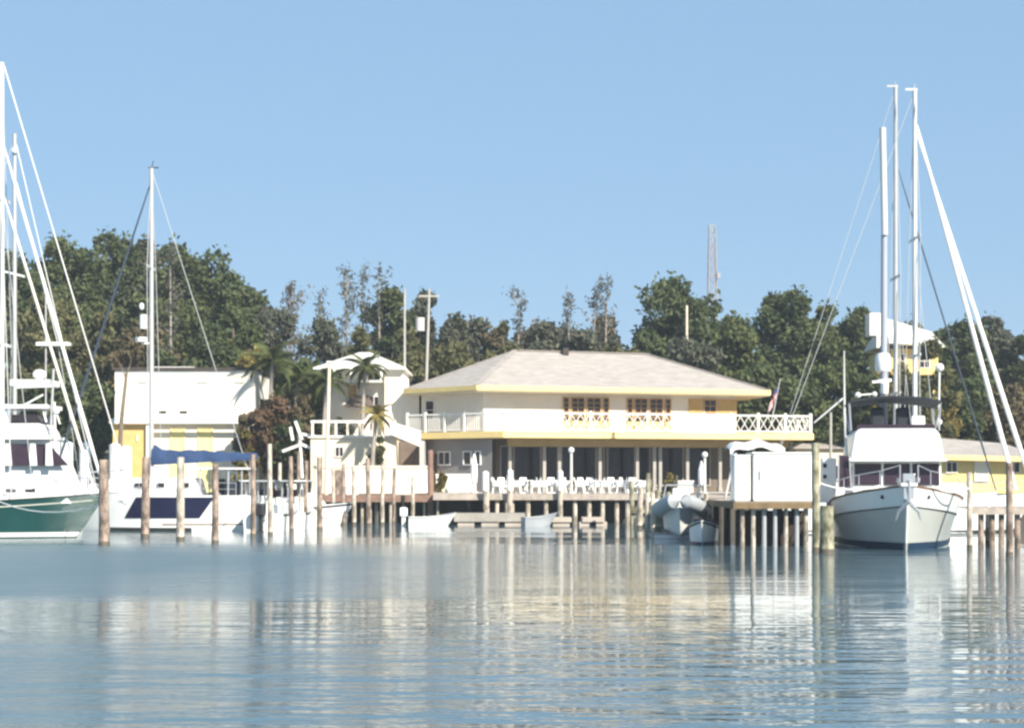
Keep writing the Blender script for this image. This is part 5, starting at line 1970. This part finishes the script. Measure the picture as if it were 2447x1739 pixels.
for sg in (-1, 1):
    b.tube([(6.45, sg * 1.7, 5.4), (5.2, sg * 1.6, 4.3)], .025, 6)
    b.tube([(3.5, sg * 1.7, 5.35), (5.0, sg * 1.6, 4.3)], .025, 6)
    b.tube([(6.4, sg * 1.68, 5.4), (6.5, sg * 1.62, 4.3)], .03, 6)
b.build('bimini_frame', 'steel', my)
for yy in (.35, -.6):
    b = MB(); b.cbox((5.6, yy, 4.75), (.5, .5, .9)); b.build('helm_chair', 'navy_canvas', my, bevel=.08)
b = MB(); b.cbox((5.9, .9, 4.62), (.25, .5, .5)); b.build('instrument_box', 'white_plastic', my, bevel=.05)
# mast with radar and big white antenna tube
tx = lambda px, x: None
def my_local(px, y, d):
    return Matrix.Translation(org) .inverted() @ P(px, y, d)
inv = (Matrix.Translation(org) @ Matrix.Rotation(hd, 4, 'Z')).inverted()
L_ = lambda px, y, d: inv @ P(px, y, d)
b = MB(); b.tube([L_(2112, 1030, 65.5), L_(2113, 558, 65.5)], [.14, .12], 10); b.build('radar_mast', 'mast_grey', my, smooth=True)
b = MB(); b.tube([L_(2114, 562, 65.4), L_(2109, 306, 65.4)], [.125, .125], 10); b.build('antenna_tube', 'mast_white', my, smooth=True)
b = MB(); b.lathe([(.1, -.36), (.27, -.34), (.30, -.2), (.30, .2), (.24, .34), (.05, .38)], L_(2110, 866, 65.0), 14); b.build('radar_dome', 'gelcoat', my, smooth=True)
b = MB()
b.beam(L_(2084, 912, 65.2), L_(2130, 908, 65.2), .1, .12)
b.lathe([(.05, -.3), (.14, -.2), (.16, .2), (.05, .28)], L_(2114, 928, 65.0), 10)
b.beam(L_(2044, 944, 65.2), L_(2098, 940, 65.2), .05, .05)
b.ball(L_(2050, 944, 65.2), .12, 8, 6)
b.ball(L_(2090, 942, 65.2), .11, 8, 6)
b.build('instrument_arm', 'gelcoat', my)
b = MB(); b.tube([L_(2023, 1092, 63.5), L_(2018, 985, 63.5), L_(2017, 838, 63.5)], [.055, .045, .02], 8); b.build('whip_antenna', 'mast_white', my, smooth=True)
b = MB(); b.tube([L_(1945, 1010, 62.5), L_(2014, 952, 64)], [.025, .04], 6); b.build('outrigger', 'wire', my)
b = MB(); b.tube([L_(2243, 1020, 64), L_(2245, 880, 64)], .035, 6); b.ball(L_(2244, 1008, 64), .12, 8, 6); b.ball(L_(2245, 878, 64), .17, 8, 6); b.build('light_pole', 'gelcoat', my)
for xa, xb in ((2003, 2004), (2034, 2030)):
    b = MB(); b.tube([L_(xa, 1170, 62), L_(xb, 1088, 62)], .03, 6); b.build('side_stanchion', 'steel', my)
b = MB()
pv = [L_(2003, 1165, 62.2), L_(2032, 1162, 62.2), L_(2032, 1090, 62.2), L_(2003, 1086, 62.2)]
b.slab(pv, (-.05, 0, 0)); b.build('side_shade_panel', 'smoked_glass', my)  # dark panel standing in for the shaded side of the deckhouse

# ---- the two sailboats behind it
def white_sailboat(label, Y, mast_px, ytop, bow_px, L, mast_m, stays, cab=(3, 8), hullm='gelcoat', spread=(700,)):
    ox = PX(bow_px, Y) - L
    t_ = thing('white_sailboat', label, 'sailboat', (ox, Y, 0), 0, 'sailboats behind the motor yacht')
    Hh = Hull(L, 3.6, 1.85, 1.5, 1.4, 1.2, .6, 2.0, .3)
    b = MB(); Hh.shell(b); b.build('hull', hullm, t_, smooth=True)
    b = MB(); Hh.strip(b, [-.02, .12], .012, 0, .99); b.build('boot_stripe', 'boot_dark', t_, smooth=True)
    b = MB(); Hh.deck(b); b.build('deck', 'gelcoat', t_)
    cabin(cab[0], cab[1], 2.5, 1.8, 1.4, 2.3, .8, .12).build('cabin', 'gelcoat', t_, bevel=.04)
    mx = PX(mast_px, Y) - ox
    zt = PZ(ytop, Y)
    b = MB(); b.tube([(mx, 0, 1.5), (mx, 0, zt)], [.125, .10], 12); b.build('mast', mast_m, t_, smooth=True)
    for y in spread:
        b = MB(); b.beam((mx, -1.1, PZ(y, Y)), (mx, 1.1, PZ(y, Y)), .06, .12); b.build('spreader', mast_m, t_)
    b = MB(); b.beam((mx - .45, 0, zt + .03), (mx + .12, 0, zt + .03), .07, .1); b.tube([(mx, .05, zt), (mx, .05, zt + .3)], .015, 5); b.build('masthead', mast_m, t_)
    for (nm, ya, xe, ze, r, mm) in stays:
        b = MB()
        p, q = Vector((mx + .1, 0, PZ(ya, Y))), Vector((PX(xe, Y) - ox, 0, ze))
        n = 8
        b.tube([p.lerp(q, i / n) for i in range(n + 1)], [r * .35] + [r * (.55 + .45 * (i / n) ** .6) for i in range(1, n)] + [r * .7], 8)
        b.build(nm, mm, t_, smooth=True)
    b = MB()
    for sg in (-1, 1):
        b.tube([(mx, 0, zt - .1), (mx, sg * 1.1, PZ(spread[0], Y)), (mx - .2, sg * 1.65, 1.5)], .02, 5)
        b.tube([(mx, 0, PZ(spread[0], Y)), (mx + .8, sg * 1.6, 1.5)], .018, 5)
    b.tube([(mx, 0, zt - .05), (.05, 0, 1.5)], .016, 5)
    b.build('shroud', 'wire', t_)
    stanchions(t_, Hh, .1, .95, 8, .6, 'steel')
    return t_


white_sailboat('white sailboat with two furled white jibs sloping to right edge', 78.5, 2186, 216, 2478, 13.0, 'mast_white',
               (('furled_jib', 300, 2428, 1.95, .125, 'white_canvas'), ('furled_jib', 320, 2470, 1.95, .125, 'white_canvas')), (3, 10), 'gelcoat', (570, 850))
white_sailboat('white sailboat with tallest mast and dark stay behind the flybridge', 85.0, 2140, 208, 2385, 12.0, 'alu',
               (('dark_forestay', 400, 2380, 1.9, .05, 'dark_wire'),), (3, 8), 'cream_gelcoat', (663, 940))

def line_to(parent, p_local, q_world, sag=.25):
    q = ROOTM[parent.name].inverted() @ Vector(q_world)
    rope(parent, p_local, q, sag, .022, 'white_canvas')


line_to(gs, (12.2, -.5, 2.0), P(249, 1180, 62.4), .15)
line_to(gs, (8.5, -1.75, 1.75), P(249, 1200, 62.4), .5)
line_to(bs, (LB - 1.0, .8, 2.0), P(347, 1165, 71), .2)
line_to(bs, (.3, 1.2, 1.75), P(514, 1170, 63.6), .35)
line_to(my, (11.2, -.9, 2.25), P(1950, 1150, 57), .2)
line_to(my, (11.2, .9, 2.25), P(2317, 1165, 59), .2)
rv = MB()
q = P(1352, 838, 108.9)
rv.box((q.x - .18, q.y - .5, 10.55), (q.x + .18, q.y - .1, 10.98))
rv.build('roof_vent', 'dark_cap', house, True)

# ------------------------------------------------------------------ terrace furniture
chair0 = thing('plastic_chair', 'x', 'chair', (0, 0, 0), 0, 'white plastic chairs on the dock terrace')
b = MB(); b.box((-.25, -.25, .34), (.25, .25, .46)); b.build('seat', 'white_plastic', chair0, bevel=.015)
b = MB(); b.slab([(-.23, .22, .46), (.23, .22, .46), (.20, .34, .90), (-.20, .34, .90)], (0, .03, 0)); b.build('backrest', 'white_plastic', chair0, bevel=.015)
for sx in (-1, 1):
    b = MB(); b.box((sx * .27 - .025, -.22, .40), (sx * .27 + .025, .22, .66)); b.beam((sx * .27, -.24, .68), (sx * .27, .30, .70), .07, .04); b.build('armrest', 'white_plastic', chair0)
    for sy in (-1, 1):
        b = MB(); b.beam((sx * .2, sy * .2, .42), (sx * .25, sy * .25, 0), .075, .075); b.build('leg', 'white_plastic', chair0)
table0 = thing('patio_table', 'x', 'table', (0, 0, 0), 0, 'white tables on the dock terrace')
b = MB(); b.tube([(0, 0, .70), (0, 0, .74)], [.52, .52], 20); b.build('table_top', 'white_plastic', table0)
b = MB(); b.tube([(0, 0, .05), (0, 0, .70)], [.05, .05], 8); b.build('stem', 'white_plastic', table0)
b = MB(); b.tube([(0, 0, 0), (0, 0, .05)], [.30, .24], 12); b.build('foot', 'white_plastic', table0)
first = {'c': True, 't': True}


def put(kind, px, d, rz, label):
    o = chair0 if kind == 'c' else table0
    loc = (PX(px, d), d, DZ + .008)
    if first[kind]:
        first[kind] = False
        o.location = loc
        o.rotation_euler = (0, 0, rz)
        o['label'] = label
        return o
    return dup(o, loc, rz, label)


put('t', 1255, 96.0, 0, 'white table at the left end of the dock seating')
put('t', 1318, 95.8, 0, 'white table between two white sleeved pilings')
put('t', 1408, 96.0, 0, 'white table right of the tall globe lamp')
put('t', 1462, 95.7, 0, 'white table left of the olive piling cluster')
put('t', 1512, 96.2, 0, 'white table at the right end of the dock seating')
put('c', 1190, 95.6, R(70), 'white plastic chair between parasol and first sleeved piling')
put('c', 1234, 95.5, R(85), 'white plastic chair left of the leftmost table')
put('c', 1278, 95.6, R(-80), 'white plastic chair right of the leftmost table')
put('c', 1296, 95.6, R(95), 'white plastic chair left of table between sleeved pilings')
put('c', 1318, 96.8, R(5), 'white plastic chair behind table between sleeved pilings')
put('c', 1386, 95.5, R(80), 'white plastic chair just right of the tall globe lamp')
put('c', 1430, 95.6, R(-85), 'white plastic chair right of table beside globe lamp')
put('c', 1408, 97.0, R(-10), 'white plastic chair behind table beside globe lamp')
put('c', 1446, 95.5, R(88), 'white plastic chair left of the table near piling cluster')
put('c', 1484, 95.4, R(-95), 'white plastic chair right of the table near piling cluster')
put('c', 1496, 96.6, R(60), 'white plastic chair left of the rightmost table')
put('c', 1534, 96.0, R(-75), 'white plastic chair at the far right of dock seating')


put('c', 1202, 96.8, R(20), 'white plastic chair behind the first sleeved piling')
put('c', 1250, 97.0, R(0), 'white plastic chair behind the leftmost table')
put('c', 1352, 96.2, R(100), 'white plastic chair immediately left of the globe lamp')
put('c', 1340, 97.2, R(-20), 'white plastic chair farthest back near the globe lamp')
put('c', 1462, 97.0, R(8), 'white plastic chair behind the table near piling cluster')
put('c', 1512, 97.3, R(0), 'white plastic chair behind the rightmost table')
put('c', 1394, 97.4, R(30), 'white plastic chair set back just right of the globe lamp')


def parasol(px, ytop, d, label):
    t_ = thing('closed_parasol', label, 'parasol', (PX(px, d), d, DZ), 0, 'closed parasols on the terrace')
    H_ = PZ(ytop, d) - DZ
    b = MB(); b.tube([(0, 0, .08), (0, 0, H_)], .025, 6); b.build('pole', 'mast_white', t_)
    b = MB(); b.lathe([(.10, H_ * .22), (.17, H_ * .26), (.20, H_ * .45), (.19, H_ * .7), (.10, H_ * .9), (.02, H_)], (0, 0, 0), 9); b.build('folded_canopy', 'white_canvas', t_)
    b = MB(); b.tube([(0, 0, .0), (0, 0, .1)], [.28, .24], 12); b.build('base', 'concrete', t_)
    return t_


parasol(1133, 1083, 97.6, 'closed white parasol in front of the grey corner block')
parasol(1218, 1122, 97.8, 'short closed white parasol at the first sleeved piling')
parasol(1676, 1100, 97.9, 'closed white parasol beside the right globe lamp')


def globe_lamp(px, ytop, d, z0, label):
    t_ = thing('globe_lamp', label, 'lamp post', (PX(px, d), d, z0), 0, 'globe lamps on the terrace')
    H_ = PZ(ytop, d) - z0
    b = MB(); b.tube([(0, 0, 0), (0, 0, H_ - .34)], [.09, .075], 10); b.build('post', 'mast_white', t_)
    b = MB(); b.ball((0, 0, H_ - .17), .17, 12, 8); b.build('globe', 'white_plastic', t_, smooth=True)
    b = MB(); b.tube([(0, 0, -.0), (0, 0, .12)], [.16, .14], 10); b.build('base', 'mast_white', t_)
    return t_


globe_lamp(1365, 1068, 94.6, DZ + .008, 'tall white globe lamp in the middle of the dock seating')
globe_lamp(1684, 1079, 92.5, DZ - .02, 'white globe lamp left of the slanted canopy pole')

# stacked kit on the finger dock near the right lamp
kb = thing('dock_box', 'pale pink fibreglass dock box beside the right globe lamp', 'dock box', (PX(1637, 94.2), 94.8, DZ + .008))
b = MB(); b.box((-.5, -.35, 0), (.5, .35, .62)); b.build('body', 'cream_gelcoat', kb, bevel=.04)
b = MB(); b.box((-.54, -.39, .622), (.54, .39, .72)); b.build('lid', 'gelcoat', kb, bevel=.03)
